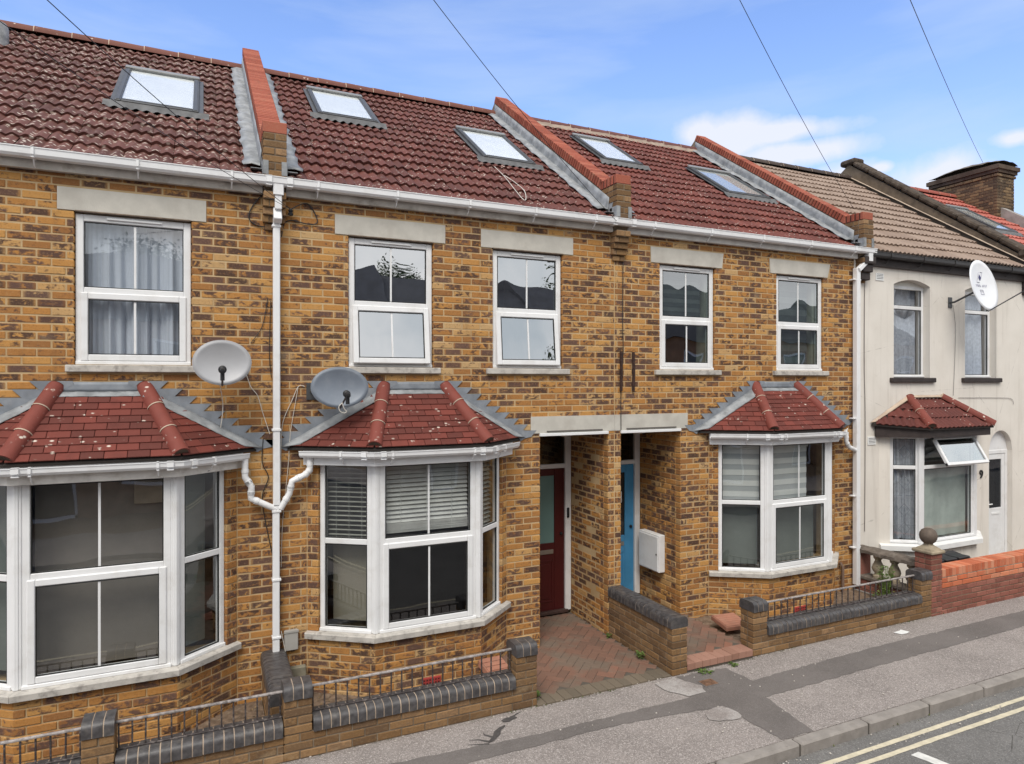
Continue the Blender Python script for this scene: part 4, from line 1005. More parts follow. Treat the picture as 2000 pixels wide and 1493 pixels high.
# passage lintel (one stone over both doors) and trims
lintel(h2, 3.61, 4.812, 2.64, 2.845, strip_=False); lintel(h3, 4.815, 5.99, 2.64, 2.845, strip_=False)
for h, a, b in ((h2, PX[0], PX[1]), (h3, PX[2], PX[3])):
    m = MB(); m.box(a-.012, b+.0, -.026, .12, 2.602, 2.638, .004); m.build('opening_trim', UPVC, h)
    m = MB(); m.box(a, b, .12, 1.045, 2.612, 2.66); m.build('porch_ceiling', UPVCD, h)
    m = MB(); m.lathe([(.0, -.0), (.10, -.005), (.12, -.02), (.11, -.05), (.02, -.07)], ((a+b)/2+.1, .45, 2.615), 20); m.build('porch_lamp', WHITE, h, smooth=True)
    m = MB(); mid = (a+b)/2; m.box(mid-.40, mid+.40, -.022, .0, 2.655, 2.668, .003); m.build('lintel_plate', simple('drip_lead', (.12, .11, .10), .7), h)
# interiors of the windows
M0 = o2['M0']; blind(o2['frames'][0], o2['M0'], .05, o2['w0']-.05, .11, 1.60, 2.40, mat=SLAT, ang=5, pitch=.05)
blind(o2['frames'][1], o2['M1'], .06, o2['w1']-.06, .12, 1.66, 2.40, mat=SLATW, ang=52, pitch=.047, stack=.10)
blind(o2['frames'][2], o2['M2'], .05, o2['w2']-.05, .11, 1.60, 2.40, mat=SLAT, ang=25, pitch=.05)
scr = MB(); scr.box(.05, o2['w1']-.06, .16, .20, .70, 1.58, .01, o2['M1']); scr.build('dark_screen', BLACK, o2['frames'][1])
zebra(o3['frames'][0], o3['M0'], .05, o3['w0']-.05, .10, 1.62, 2.40, (ZEB, ZEBD)); zebra(o3['frames'][1], o3['M1'], .05, o3['w1']*.72, .11, 1.62, 2.40, (ZEB, ZEBD))
zebra(u3a, fr((0, 0, 0), (1, 0, 0), (0, 1, 0)), 5.58, 6.33, .15, 4.12, 4.78, (ZEBK, ZEBK2), .06); zebra(u3b, fr((0, 0, 0), (1, 0, 0), (0, 1, 0)), 7.68, 8.40, .15, 3.5, 4.78, (ZEBK2, ZEBK), .09)
ins = simple('reveal_plaster', (.50, .49, .44), .9)
m = MB(); m.box(6.39, 6.44, .12, .3, 3.45, 4.83); m.build('window_reveal', ins, u3a); m = MB(); m.box(8.47, 8.55, .12, .32, 3.45, 4.83); m.build('window_reveal', ins, u3b)
GREENV = simple('grey_green_backing', (.17, .19, .178), .95, .05, .04); BEIGEV = simple('beige_backing', (.24, .22, .175), .95, .05, .08, 2)  # added backing panels; their tone stands in for the lit look of the panes
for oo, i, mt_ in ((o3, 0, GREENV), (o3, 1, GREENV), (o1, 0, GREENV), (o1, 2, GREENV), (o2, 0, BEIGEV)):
    m = MB(); m.box(.05, oo['w%d' % i]-.05, .22, .225, .70, 1.60 if oo is not o1 else 2.38, 0, oo['M%d' % i]); m.build('pane_backing', mt_, oo['frames'][i])
# things standing behind the first bay: voile and a pale box shape
VOILE = simple('grey_voile', (.21, .19, .17), .95, .05, .05)
m = MB(); m.box(.04, o1['w1']-.04, .30, .304, .68, 2.42, 0, o1['M1']); m.build('room_voile', VOILE, o1['frames'][1])
m = MB(); m.box(o1['w1']*.72, o1['w1']*.95, .24, .29, 2.13, 2.36, .004, o1['M1']); m.build('wall_cupboard', simple('beige_cupboard', (.30, .25, .19), .8), o1['frames'][1])
# ---- front doors
def door(h, x0, x1, y, z0, col, glassc, label, rough=.4, right_blank=.0, pane=(.12, .64, 1.0, 1.96), notice=False, name='front_door'):
    m = MB(); fw = .06
    for a, b in ((x0, x0+fw+.02), (x1-fw-.03, x1)): m.box(a, b, y-.03, y+.07, z0, 2.60, .006)
    m.box(x0+fw, x1-fw, y-.025, y+.07, 2.53, 2.60, .006); m.box(x0+fw, x1-fw, y-.02, y+.07, 2.06, 2.12, .006); m.build('door_frame', UPVC, h)
    g = MB(); g.box(x0+fw, x1-fw, y+.01, y+.016, 2.12, 2.53); g.build('fanlight', GLASS_DK, h)
    b = MB(); b.box(x0+fw, x1-fw, y+.16, y+.17, 2.05, 2.55); b.build('fanlight_backing', BLACK, h)
    a, c = x0+fw+.024, x1-fw-.034; mt = simple(name+'_paint', col, rough, .45, .06, 5)
    d = MB(); w = c-a; pa, pb, pc, pd = a+w*pane[0], a+w*pane[1], z0+pane[2], z0+pane[3]-.02
    zt = 2.055
    d.box(a, pa, y, y+.045, z0+.02, zt, .004); d.box(pb, c, y, y+.045, z0+.02, zt, .004); d.box(pa, pb, y+.001, y+.045, pd, zt, .004); d.box(pa, pb, y+.001, y+.045, z0+.02, pc, .004)
    leaf = d.build(name, mt, h); tag(leaf, label)
    q = MB(); q.box(pa, pb, y+.018, y+.026, pc, pd); q.build('door_glass', glassc, leaf)
    q = MB()
    for (u0, u1, v0, v1) in ((pa+.03, pb-.03, z0+.14, pc-.24),):
        q.box(u0, u1, y-.006, y+.004, v1-.018, v1, .003); q.box(u0, u1, y-.006, y+.004, v0, v0+.018, .003); q.box(u0, u0+.018, y-.006, y+.004, v0, v1, .003); q.box(u1-.018, u1, y-.006, y+.004, v0, v1, .003)
        q.box(u0+.05, u1-.05, y-.008, y+.004, v0+.05, v1-.05, .006)
    q.build('door_panel', mt, leaf)
    q = MB(); q.box(pb-.26, pb-.02, y-.01, y+.002, pc-.15, pc-.09, .004); q.build('letter_plate', simple('brushed_steel', (.35, .33, .30), .35, .5, metal=.7), leaf)
    q = MB(); q.lathe([(.0, 0), (.022, .0), (.022, .012), (.014, .03), (.0, .032)], (0, 0, 0), 14, Matrix.Translation((c-.055, y, pc+.12)) @ Matrix.Rotation(PI/2, 4, 'X')); q.build('door_lock', BLACK, leaf, smooth=True)
    q = MB(); q.box(x0+fw, x1-fw, y-.06, y+.05, z0-.02, z0+.022, .004); q.build('threshold', simple('dark_threshold', (.06, .035, .03), .6), h)
    if notice: q = MB(); q.box(pb-.14, pb-.05, y+.008, y+.012, 1.50, 1.66); q.build('notice', WHITE, leaf)
FROST = simple('frosted_teal_glass', (.13, .23, .22), .35, .5, .06, 3); DARKG = simple('dark_door_glass', (.02, .022, .025), .15, .6)
door(h2, PX[0]+.005, PX[1]-.006, .965, .06, (.062, .008, .009), FROST, 'dark red front door with frosted glass pane', pane=(.14, .80, .96, 1.92), name='front_door')
door(h3, PX[2]+.005, PX[3]-.006, .945, .14, (.065, .27, .50), DARKG, 'sky blue front door with dark glass', pane=(.14, .80, .88, 1.82), notice=True)
m = MB(); m.box(4.635, 4.672, .918, .936, 1.36, 1.50, .006); tag(m.build('video_doorbell', BLACK), 'slim black doorbell on the white frame by the red door', 'doorbell')
# ---- downpipes
dp = MB(); X = .690
dp.box(X-.05, X+.05, -.165, -.07, 5.16, 5.29, .006); sqpipe(dp, X, -.118, 5.02, 5.17)
dp.box(-.040, .040, -.040, .040, -.10, .10, .007, Matrix.Translation((X-.006, -.09, 4.985)) @ Matrix.Rotation(-.55, 4, 'X')); sqpipe(dp, X-.012, -.062, 2.0, 4.96); sqpipe(dp, X-.018, -.062, .47, 2.02)
for z in (4.86, 2.78, 1.95, 1.25, .66): dp.box(X-.058, X+.030, -.105, -.018, z-.012, z+.012, .003)
dpo = dp.build('downpipe', PIPE, h2)
def swan(h, pts, r=.032, name='bay_downpipe'):
    m = MB(); P = []
    for i, p in enumerate(pts):
        p = Vector(p)
        if 0 < i < len(pts)-1:
            a, b = Vector(pts[i-1]), Vector(pts[i+1]); P.append(p.lerp(a, min(.4, .03/(a-p).length))); P.append(p); P.append(p.lerp(b, min(.4, .03/(b-p).length)))
        else: P.append(p)
    m.tube(P, r, 12); o = m.build(name, PIPE, h, smooth=True, ang=60)
    c = MB()
    for i in range(1, len(pts)-1):
        a, b = Vector(pts[i]), Vector(pts[i-1]); d = (b-a).normalized(); q = a+d*.045; c.tube([q, q+d*.03], r*1.14, 12)
        a, b = Vector(pts[i]), Vector(pts[i+1]); d = (b-a).normalized(); q = a+d*.045; c.tube([q, q+d*.03], r*1.14, 12)
    c.build('pipe_socket', PIPE, o, smooth=True, ang=50)
swan(h1, [(.375, -.12, 2.50), (.375, -.12, 2.32), (.435, -.115, 2.22), (.43, -.10, 2.10), (.67, -.07, 1.97)])
swan(h2, [(1.0, -.12, 2.50), (1.0, -.12, 2.36), (.955, -.11, 2.31), (.825, -.10, 2.25), (.80, -.09, 2.12), (.715, -.075, 1.97)])
dp = MB(); X = 9.215
dp.box(9.43-.045, 9.43+.045, -.165, -.07, 5.14, 5.27, .006)
MM = Matrix.Translation((9.325, -.105, 5.09)) @ Matrix.Rotation(math.radians(52), 4, 'Y'); dp.box(-.034, .034, -.034, .034, -.15, .13, .007, MM); sqpipe(dp, X, -.075, .12, 5.03, .041)
for z in (4.85, 2.70, 1.50, .70): dp.box(X-.1, X+.07, -.10, -.02, z-.009, z+.009, .003)
dp.build('downpipe', PIPE, h3)
swan(h3, [(8.93, -.12, 2.50), (8.93, -.12, 2.36), (8.99, -.115, 2.27), (9.2, -.08, 2.20)])
# ---- cream rendered house, number 9
h4 = thing('terraced_house', (11.6, 0, 0), 'cream rendered terraced house with arched windows and the number 9', 'house', 'terraced houses')
X0, X1 = 9.25, 13.95; WIN4 = [(10.177, 11.083), (12.02, 12.92)]; D4 = (12.70, 13.40)
BROWNP = simple('dark_brown_paint', (.042, .032, .030), .6, .3, .2, 12); CREAMF = simple('cream_frame', (.68, .66, .60), .5, .3, .05)
op = [(a-X0, b-X0, 3.33, 4.86) for a, b in WIN4]+[(9.98-X0, 12.12-X0, .62, 2.42), (D4[0]-X0, D4[1]-X0, -.1, 2.02)]
m = MB(); slab(m, (X0, 0), (0, 1, 0), X1-X0, -.1, 5.33, .24, op, back=0)
# arches: segmental heads cut from the rectangular openings
def arch(mb, a, b, zs, rise, y0, y1, n=14, semi=False):
    w = b-a; c = (a+b)/2; V = []; F = []
    for i in range(n+1):
        t = i/n; x = a+w*t; s = (x-c)/(w/2)
        z = zs+(rise*math.sqrt(max(0, 1-s*s)) if semi else rise*(1-s*s)); V += [(x, y0, z), (x, y0, zs+rise+.001), (x, y1, z), (x, y1, zs+rise+.001)]
    for i in range(n):
        p, q = i*4, (i+1)*4; F += [[p, q, q+1, p+1], [p+2, p+3, q+3, q+2], [p, p+2, q+2, q]]
    mb.add(V, F)
op2 = [(a-X0, b-X0, 3.33, 4.945) for a, b in WIN4]+[(9.98-X0, 12.12-X0, .62, 2.42), (D4[0]-X0, D4[1]-X0, -.1, 2.39)]
m = MB(); slab(m, (X0, 0), (0, 1, 0), X1-X0, -.1, 5.33, .24, op2, back=0)
for a, b in WIN4: arch(m, a, b, 4.855, .09, .0, .24)
arch(m, D4[0], D4[1], 2.02, .37, .0, .24, 18, True)
w4 = m.build('wall', RENDER, h4)
close_house(h4, X0, X1, RENDER)
for a, b in WIN4:
    wd = window(h4, (a+.003, .11, 0), (1, 0, 0), (0, 1, 0), b-a-.006, 3.345, 4.86, 4.50, fw=.055, sash=False, bar=False, glass=GLASS_NET)
    m = MB(); m.box(a, b, .115, .16, 4.80, 4.95); m.build('window_head', CREAMF, h4)
    curtain(wd, a+.05, b-.05, .24, 3.40, 4.82, n=8, mat=CURTD)
    m = MB(); m.box(a-.1, b+.1, -.05, .15, 3.255, 3.333, .01); m.build('sill', BROWNP, h4)
# splayed bay of the cream house
by = [(9.83, 0), (10.36, -.36), (11.74, -.36), (12.27, 0)]
m = MB(); m.prism([(by[0][0], .02), by[0], by[1], by[2], by[3], (by[3][0], .02)], -.1, .60); m.build('bay_base', RENDER, h4)
m = MB().sweep(by, [(.09, .59), (.09, .665), (-.10, .70), (-.10, .59)]); m.build('bay_sill', WHITE, h4)
for p, q, a, b in ((by[0], by[1], 0, .16), (by[2], by[3], -.16, 0)):
    m = MB()
    d = Vector((q[0]-p[0], q[1]-p[1], 0)); L = d.length; d.normalize(); a, b = (a, b) if b > 0 else (L-.16, L)
    m.box(a, b, .0, .1, .68, 2.45, 0, fr((p[0], p[1], 0), d, (-d.y, d.x, 0))); m.build('bay_jamb', RENDER, h4)
f4 = []
for i, (p, q) in enumerate(zip(by, by[1:])):
    d = Vector((q[0]-p[0], q[1]-p[1], 0)); L = d.length; d.normalize(); inw = Vector((-d.y, d.x, 0)); a, b = (.16 if i == 0 else .03, L-.16 if i == 2 else L-.03)
    O = Vector((p[0], p[1], 0))+d*a+inw*.03
    f4.append((window(h4, O, d, inw, b-a, .70, 2.42, 1.90, fw=.06, sash=False, bar=False, name='bay_window_frame'), fr((O.x, O.y, 0), d, inw), b-a))
for x_ in (by[1][0], by[2][0]): m = MB(); m.box(x_-.045, x_+.045, -.345, -.24, .69, 2.44, .008); m.build('corner_post', UPVC, h4)
curtain(f4[0][0], .03, f4[0][2]-.03, .10, .74, 2.36, f4[0][1], n=5, mat=CURTD); curtain(f4[1][0], .03, f4[1][2]-.03, .12, .74, 1.88, f4[1][1], n=3, amp=.008, mat=simple('pale_green_net', (.44, .50, .47), .9, .1, .12, 4))
# leaded diamonds on the side pane
LEADC = simple('lead_came', (.17, .18, .2), .5); m = MB(); wd4, M4 = f4[0][2], f4[0][1]
cx4 = wd4/2
for zc in (2.15, 1.66, 1.22, .92):
    P = [M4 @ Vector((cx4+dx*.085, .006, zc+dz*.10)) for dx, dz in ((0, 1), (1, 0), (0, -1), (-1, 0), (0, 1))]; m.tube(P, .004, 4)
for za, zb in ((1.88, 1.76), (1.56, 1.32), (1.12, 1.02), (.82, .74)): m.tube([M4 @ Vector((cx4, .006, za)), M4 @ Vector((cx4, .006, zb))], .004, 4)
for zc in (1.45, .98):
    m.tube([M4 @ Vector((.06, .006, zc)), M4 @ Vector((cx4-.03, .006, zc))], .004, 4); m.tube([M4 @ Vector((cx4+.03, .006, zc)), M4 @ Vector((wd4-.06, .006, zc))], .004, 4)
m.build('lead_pattern', LEADC, f4[0][0], kind='stuff')
# open top light of the front pane
MS = f4[1][1] @ Matrix.Translation((f4[1][2]/2+.1, -.01, 2.38)) @ Matrix.Rotation(math.radians(-30), 4, 'X'); m = MB(); sw, H = f4[1][2]*.80, .50
m.box(-sw/2, -sw/2+.05, -.02, .03, -H, 0, .006, MS); m.box(sw/2-.05, sw/2, -.02, .03, -H, 0, .006, MS); m.box(-sw/2, sw/2, -.019, .03, -.05, 0, .006, MS); m.box(-sw/2, sw/2, -.019, .03, -H, -H+.05, .006, MS)
m.build('open_top_light', UPVC, f4[1][0]); m = MB(); m.box(-sw/2+.05, sw/2-.05, 0, .005, -H+.05, -.05, 0, MS); m.build('top_light_glass', GLASS_UP, f4[1][0])
# bay roof: dark timber skirt and wavy tiles
E0, E1, E2, E3 = Vector((9.62, -.02, 2.60)), Vector((10.28, -.56, 2.54)), Vector((11.86, -.56, 2.54)), Vector((12.50, -.02, 2.60)); T1, T2 = Vector((10.55, 0, 2.98)), Vector((11.36, 0, 2.98))
m = MB(); m.add([tuple(v) for v in (E0, E1, E2, E3, T1, T2)]+[tuple(v-Vector((0, 0, .03))) for v in (E0, E1, E2, E3)], [[0, 1, 4], [1, 2, 5, 4], [2, 3, 5], [0, 6, 7, 1], [1, 7, 8, 2], [2, 8, 9, 3], [6, 9, 8, 7]]); br4 = m.build('bay_roof', BOARD, h4)
m = MB().sweep([(9.72, -.01), (10.31, -.49), (11.83, -.49), (12.40, -.01)], [(.03, 2.39), (.03, 2.57), (-.02, 2.57), (-.02, 2.39)]); m.build('bay_skirt', BROWNP, h4)
def wavefacet(parent, EL, ER, TL, TR, rows, w, mat):
    EL, ER, TL, TR = map(Vector, (EL, ER, TL, TR)); ex = (ER-EL).normalized(); up = TL-EL; up -= ex*up.dot(ex); hh = up.length; up.normalize(); nn = ex.cross(up); rl = hh/rows; me = wave_tile(mat, w, rl*1.15, 2, .022, .02)
    for i in range(rows):
        fm = (i+.35)/rows; a = (TL-EL).dot(ex)*fm; b = (ER-EL).length+(TR-ER).dot(ex)*fm; n = max(1, int((b-a)/w+.4)); 
        for k in range(n):
            u = a+(b-a)*(k+.5)/n; c = EL+ex*u+up*(i*hh/rows-.01)+nn*.012
            M = Matrix(((ex.x, up.x, nn.x, c.x), (ex.y, up.y, nn.y, c.y), (ex.z, up.z, nn.z, c.z), (0, 0, 0, 1))) @ Matrix.Rotation(-.07, 4, 'X'); M = M @ Matrix.Diagonal(((b-a)/n/w, 1, 1, 1)); link('tile', me, parent, M, rcol())
WT = tile_mat('bay_wave_tile', (.095, .025, .02), (.14, .036, .027), .12, 18)
wavefacet(br4, E1, E2, T1, T2, 3, .20, WT); wavefacet(br4, E0, E1, T1-(T1-E0)*.1, T1-(T1-E1)*.1, 3, .20, WT); wavefacet(br4, E2, E3, T2-(T2-E2)*.1, T2-(T2-E3)*.1, 3, .20, WT)
for E, T in ((E1, T1), (E2, T2)): hip(br4, E+Vector((0, 0, .02)), T+Vector((0, 0, .03)), .075, 2, mortarm=MORTW)
strip(br4, [E0+Vector((-.03, 0, .02)), T1+Vector((-.05, -.005, .06)), T2+Vector((.05, -.005, .06)), E3+Vector((.03, 0, .02))], [E0+Vector((.06, -.03, .03)), T1+Vector((0, -.05, .03)), T2+Vector((0, -.05, .03)), E3+Vector((-.06, -.03, .03))], MORTW, name='mortar_fillet', wob=.003, n=40)
# door of the cream house
m = MB(); a, b = D4; m.box(a, a+.07, .08, .15, .10, 2.02, .006); m.box(b-.07, b, .08, .15, .10, 2.02, .006); m.box(a, b, .081, .15, 1.96, 2.03, .006); m.build('door_frame', UPVC, h4)
m = MB(); m.box(a, b, .09, .12, 2.03, 2.40); m.build('arch_panel', UPVC, h4)
m = MB(); c, d = a+.075, b-.075
m.box(c, c+.09, .09, .13, .12, 1.955, .004); m.box(d-.09, d, .09, .13, .12, 1.955, .004); m.box(c+.09, d-.09, .091, .13, 1.86, 1.955, .004); m.box(c+.09, d-.09, .091, .13, .12, .98, .004); dl = m.build('front_door', UPVC, h4); tag(dl, 'white panelled front door under a round arch')
m = MB(); m.box(c+.09, d-.09, .105, .112, .98, 1.86); m.build('door_glass', GLASS_DK, dl); m = MB(); m.box(c+.09, d-.09, .2, .21, .9, 1.9); m.build('door_backing', VOILE, dl)
m = MB(); m.box(c+.02, c+.06, .07, .09, .98, 1.12, .004); m.box(c+.02, c+.14, .055, .07, 1.05, 1.07, .006); m.build('door_handle', WHITE, dl)
m = MB(); m.box(c+.16, d-.16, .082, .092, .86, .90, .003); m.build('letter_plate', WHITE, dl)
# number 9
cu = bpy.data.curves.new('nine', 'FONT'); cu.body = '9'; cu.size = .21; cu.extrude = .008
to = bpy.data.objects.new('tmp', cu); COL.objects.link(to); bpy.context.view_layer.update()
me = bpy.data.meshes.new_from_object(to.evaluated_get(bpy.context.evaluated_depsgraph_get())); bpy.data.objects.remove(to)
me.materials.clear(); me.materials.append(BLACK); no = link('house_number', me, None, Matrix.Translation((12.41, -.012, 1.565)) @ Matrix.Rotation(PI/2, 4, 'X')); tag(no, 'black numeral 9 fixed to the cream wall beside the door', 'house number')
# air vents, eaves, corbels
for zx, zz, wv, hv in ((9.83, 4.945, .19, .12), (9.65, 2.33, .19, .13)):
    v = thing('air_vent', (zx, 0, zz), 'white louvred air vent high under the dark eaves' if zz > 4 else 'white louvred air vent low beside the white downpipe', 'vent', 'vents in the cream wall')
    m = MB(); m.box(zx-wv/2, zx+wv/2, -.012, .0, zz-hv/2, zz+hv/2, .003); m.build('plate', WHITE, v)
    m = MB()
    for i in range(4): m.box(zx-wv/2+.02, zx+wv/2-.02, -.014, -.011, zz-hv/2+.03+i*.024, zz-hv/2+.036+i*.024)
    m.build('slot', BLACK, v)
m = MB(); m.box(9.5, 13.85, -.05, .0, 5.10, 5.34, .004); m.build('fascia', BROWNP, h4)
gutter(h4, [(9.5, 0), (13.9, 0)], .054, 5.225, [((9.9+i*.8, 0), (1, 0)) for i in range(5)], w=.115, h=.08, mat=simple('black_gutter', (.045, .042, .042), .5, .4))
for xx in (9.31, 13.68):
    m = MB()
    for i, (d, z) in enumerate(((.16, 5.2), (.125, 5.08), (.09, 4.96))): m.box(xx, xx+.24-.02*i, -d, .02, z-.10, z+.02, .012)
    m.build('corbel', BROWNP, h4)
r4 = main_roof(h4, 9.50, 13.86, RT4, [], tile_mat('ridge_tile_black', (.05, .035, .03), (.07, .05, .04), .2, 20), cap=300, row=.30)
strip(r4, [(13.80, RY0, roofz(RY0)+.05), (13.80, RIDGE_Y, RIDGE_Z+.05)], [(13.86, RY0, roofz(RY0)+.06), (13.86, RIDGE_Y, RIDGE_Z+.06)], MORTW, name='verge_strip', wob=.002)
# rendered parapet with a heavy dark coping between the cream house and the next
PARR = simple('grimy_render', (.17, .132, .095), .95, .1, .2, 5, .5, 50, dirt=((.07, .06, .05), .5, 6)); COPD = simple('sooty_coping', (.07, .053, .04), .9, .15, .3, 9, .5, 40, dirt=((.25, .22, .19), .25, 16))
h5 = thing('terraced_house', (16.0, 0, 0), 'terraced house with a bright red tiled roof and a tall sooty chimney, farthest right', 'house', 'terraced houses')
xa, xb = 13.87, 14.12
prof = [(-.1, 5.2), (-.1, 5.56), (.10, 5.62), (RIDGE_Y, RIDGE_Z+.33), (RIDGE_Y*2+.4, roofz(-.4)+.33), (RIDGE_Y*2+.4, 5), (0, 4.9)]
m = MB(); n = len(prof); V = [(xa, y, z) for y, z in prof]+[(xb, y, z) for y, z in prof]; m.add(V, [list(range(n)), [n+i for i in range(n)][::-1]]+[[i, n+i, n+(i+1) % n, (i+1) % n] for i in range(n)]); pw = m.build('parapet', PARR, h5, recalc=True)
L4 = (RIDGE_Y-.12)/RCOS; k = 9
for i in range(k):
    m = MB(); m.box(xa-.05, xb+.05, L4*i/k+.004, L4*(i+1)/k-.004, .03, .13, .03, Matrix.Translation((0, .12, 5.635)) @ Matrix.Rotation(math.atan((RIDGE_Z+.33-5.62)/(RIDGE_Y-.1)), 4, 'X')); m.build('coping_stone', COPD, pw)
m = MB(); m.box(xa-.05, xb+.05, RIDGE_Y-.20, RIDGE_Y+.22, RIDGE_Z+.31, RIDGE_Z+.45, .07); m.build('coping_end', COPD, pw); m = MB(); m.box(xa-.05, xb+.05, -.2, .16, 5.58, 5.76, .04); m.build('coping_end', COPD, pw)
m = MB(); slab(m, (13.95, 0), (0, 1, 0), 4.05, -.1, 5.33, .22, [(.6, 1.5, 3.4, 4.85), (2.4, 3.3, 3.4, 4.85), (.6, 2.6, .6, 2.4)]); m.build('wall', RENDER, h5); close_house(h5, 13.95, 18.0, RENDER)
for a, b, z0, z1 in ((14.55, 15.45, 3.4, 4.85), (16.35, 17.25, 3.4, 4.85), (14.55, 16.55, .6, 2.4)): window(h5, (a, .06, 0), (1, 0, 0), (0, 1, 0), b-a, z0, z1, (z0+z1)/2, glass=GLASS)
r5 = main_roof(h5, 14.12, 17.9, RT5, [(15.75, 16.5, 1.6, 2.75)], tile_mat('ridge_tile_bright', (.30, .08, .06), (.34, .1, .07), 0, 20), row=.30, cap=120, w=.27)
skylight(r5, 15.75, 16.5, 1.6, 2.75, GREYB); skylight(r5, 14.6, 15.2, 2.0, 3.2, GREYB)
# chimney stack on the far party wall
m = MB(); prof = [(-.1, 5.2), (-.1, 5.6), (RIDGE_Y, RIDGE_Z+.25), (RIDGE_Y*2+.4, roofz(-.4)+.25), (RIDGE_Y*2+.4, 5), (0, 4.9)]; n = len(prof); xa, xb = 17.9, 18.14
V = [(xa, y, z) for y, z in prof]+[(xb, y, z) for y, z in prof]; m.add(V, [list(range(n)), [n+i for i in range(n)][::-1]]+[[i, n+i, n+(i+1) % n, (i+1) % n] for i in range(n)]); m.build('parapet', simple('pale_render', (.30, .28, .26), .9, .1, .2, 5, .3, 40), h5, recalc=True)
ch = MB(); cx0, cx1, cy0, cy1 = 17.75, 18.45, 2.72, 4.36
ch.box(cx0+.008, cx1-.008, cy0+.008, cy1-.008, 6.5, 8.42); ch.box(cx0-.05, cx1+.05, cy0-.05, cy1+.05, 8.42, 8.62); ch.box(cx0-.09, cx1+.09, cy0-.09, cy1+.09, 8.50, 8.60)
chim = ch.build('chimney', MORTD, h5)
bk = Bricks('sooty', cap=300)
for z0, z1, g in ((6.6, 8.35, 0), (8.35, 8.43, .03), (8.43, 8.505, .06), (8.505, 8.58, .09), (8.58, 8.655, .065)):
    bk.face((cx0-g, cy0-g, 0), (0, 1, 0), cx1-cx0+2*g, z0, z1, zb=6.6-.0, phase=.03); bk.face((cx0-g, cy1+g, 0), (1, 0, 0), cy1-cy0+2*g-.1, z0, z1, zb=6.6, phase=.08, ends=(True, False)); bk.face((cx1+g, cy0-g+.1, 0), (-1, 0, 0), cy1-cy0+2*g-.1, z0, z1, zb=6.6, phase=.08, ends=(False, True))
bk.finish(chim)
m = MB(); K = 14; V = []
for i in range(K+1):
    for j in range(8):
        u, v = i/K, j/7; V.append((cx0-.06+(cx1-cx0+.12)*v, cy0-.06+(cy1-cy0+.12)*u, 8.58+.26*(math.sin(PI*(.12+.76*u))*math.sin(PI*(.12+.76*v)))**.6+R.uniform(-.015, .015)))
m.add(V, [[i*8+j, i*8+j+1, (i+1)*8+j+1, (i+1)*8+j] for i in range(K) for j in range(7)]); m.build('flaunching', simple('cement_flaunching', (.16, .135, .11), .95, .1, .3, 9, .5, 40), chim, smooth=True, recalc=True)
# ================================================================ satellite dishes
def dish(name, c, aim, rx, rz, depth, mat, label, lnb=True, mount=None, arm_len=.42):
    c = Vector(c); aim = Vector(aim).normalized(); t = thing(name, (c.x, 0, c.z-rz), label, 'satellite dish', 'satellite dishes on the walls')
    sx = aim.cross(Vector((0, 0, 1))).normalized(); sx = -sx; up = sx.cross(aim).normalized()
    if up.z < 0: up = -up
    M = Matrix(((sx.x, aim.x, up.x, c.x), (sx.y, aim.y, up.y, c.y), (sx.z, aim.z, up.z, c.z), (0, 0, 0, 1)))
    m = MB(); V = [(0, -depth, 0)]; nr, na = 8, 40
    for i in range(1, nr+1):
        r = i/nr
        for k in range(na): a = 2*PI*k/na; V.append((rx*r*math.cos(a), -depth*(1-r*r), rz*r*math.sin(a)))
    F = [[0, 1+k, 1+(k+1) % na] for k in range(na)]
    for i in range(nr-1):
        for k in range(na): F.append([1+i*na+k, 1+(i+1)*na+k, 1+(i+1)*na+(k+1) % na, 1+i*na+(k+1) % na])
    m.add(V, F, M); o = m.build('reflector', mat, t, smooth=True, ang=80, recalc=True); md = o.modifiers.new('thickness', 'SOLIDIFY'); md.thickness = .012; md.offset = -1
    rim = MB(); rim.tube([M @ Vector((rx*math.cos(2*PI*k/na), 0, rz*math.sin(2*PI*k/na))) for k in range(na+1)], .007, 6, False); rim.build('rim', mat, t, smooth=True)
    a = MB(); tip = M @ Vector((.0, arm_len, -rz*.62)); root = M @ Vector((0, -.03, -rz*1.02)); a.tube([M @ Vector((0, -depth-.03, -rz*.4)), root, tip], .010, 8); a.build('feed_arm', DGREY, t)
    l = MB(); hd = (c-tip).normalized(); l.tube([tip-hd*.06, tip-hd*.055, tip+hd*.02, tip+hd*.03, tip+hd*.055, tip+hd*.06], [.004, .022, .022, .036, .036, .012], 14); l.tube([tip-hd*.01, tip-hd*.01+Vector((0, 0, -.09))], .019, 10); l.build('receiver_head', BLACK, t, smooth=True, ang=40)
    bolts = MB()
    for bx_, bz_ in ((-.05, -rz*.12), (.05, -rz*.12), (-.03, -rz*.68), (.06, -rz*.68)):
        q = (bx_/rx)**2+(bz_/rz)**2; bolts.box(bx_-.006, bx_+.006, -depth*(1-q), -depth*(1-q)+.006, bz_-.006, bz_+.006, 0, M)
    bolts.build('bolt', BLACK, t)
    k = MB(); w = Vector(mount); back = M @ Vector((0, -depth-.02, 0)); k.box(w.x-.05, w.x+.05, -.016, .0, w.z-.09, w.z+.09, .004); k.tube([w, Vector((w.x, -.08, w.z)), back+Vector((0, 0, -.05)), back+Vector((0, 0, .06))], .017, 8)
    k.box(-.07, .07, -depth-.05, -depth-.008, -.08, .08, .006, M); k.build('bracket', DGREY, t)
    return t, M
dish('satellite_dish', (.162, -.34, 3.455), (-.02, -1, .12), .255, .212, .05, DISHG, 'pale grey oval satellite dish beside the left upstairs window', mount=(.36, 0, 3.43))
dish('satellite_dish', (1.268, -.34, 3.215), (-.02, -1, .14), .285, .205, .05, DISHB, 'slate grey oval satellite dish over the middle bay roof', mount=(1.03, 0, 3.17))
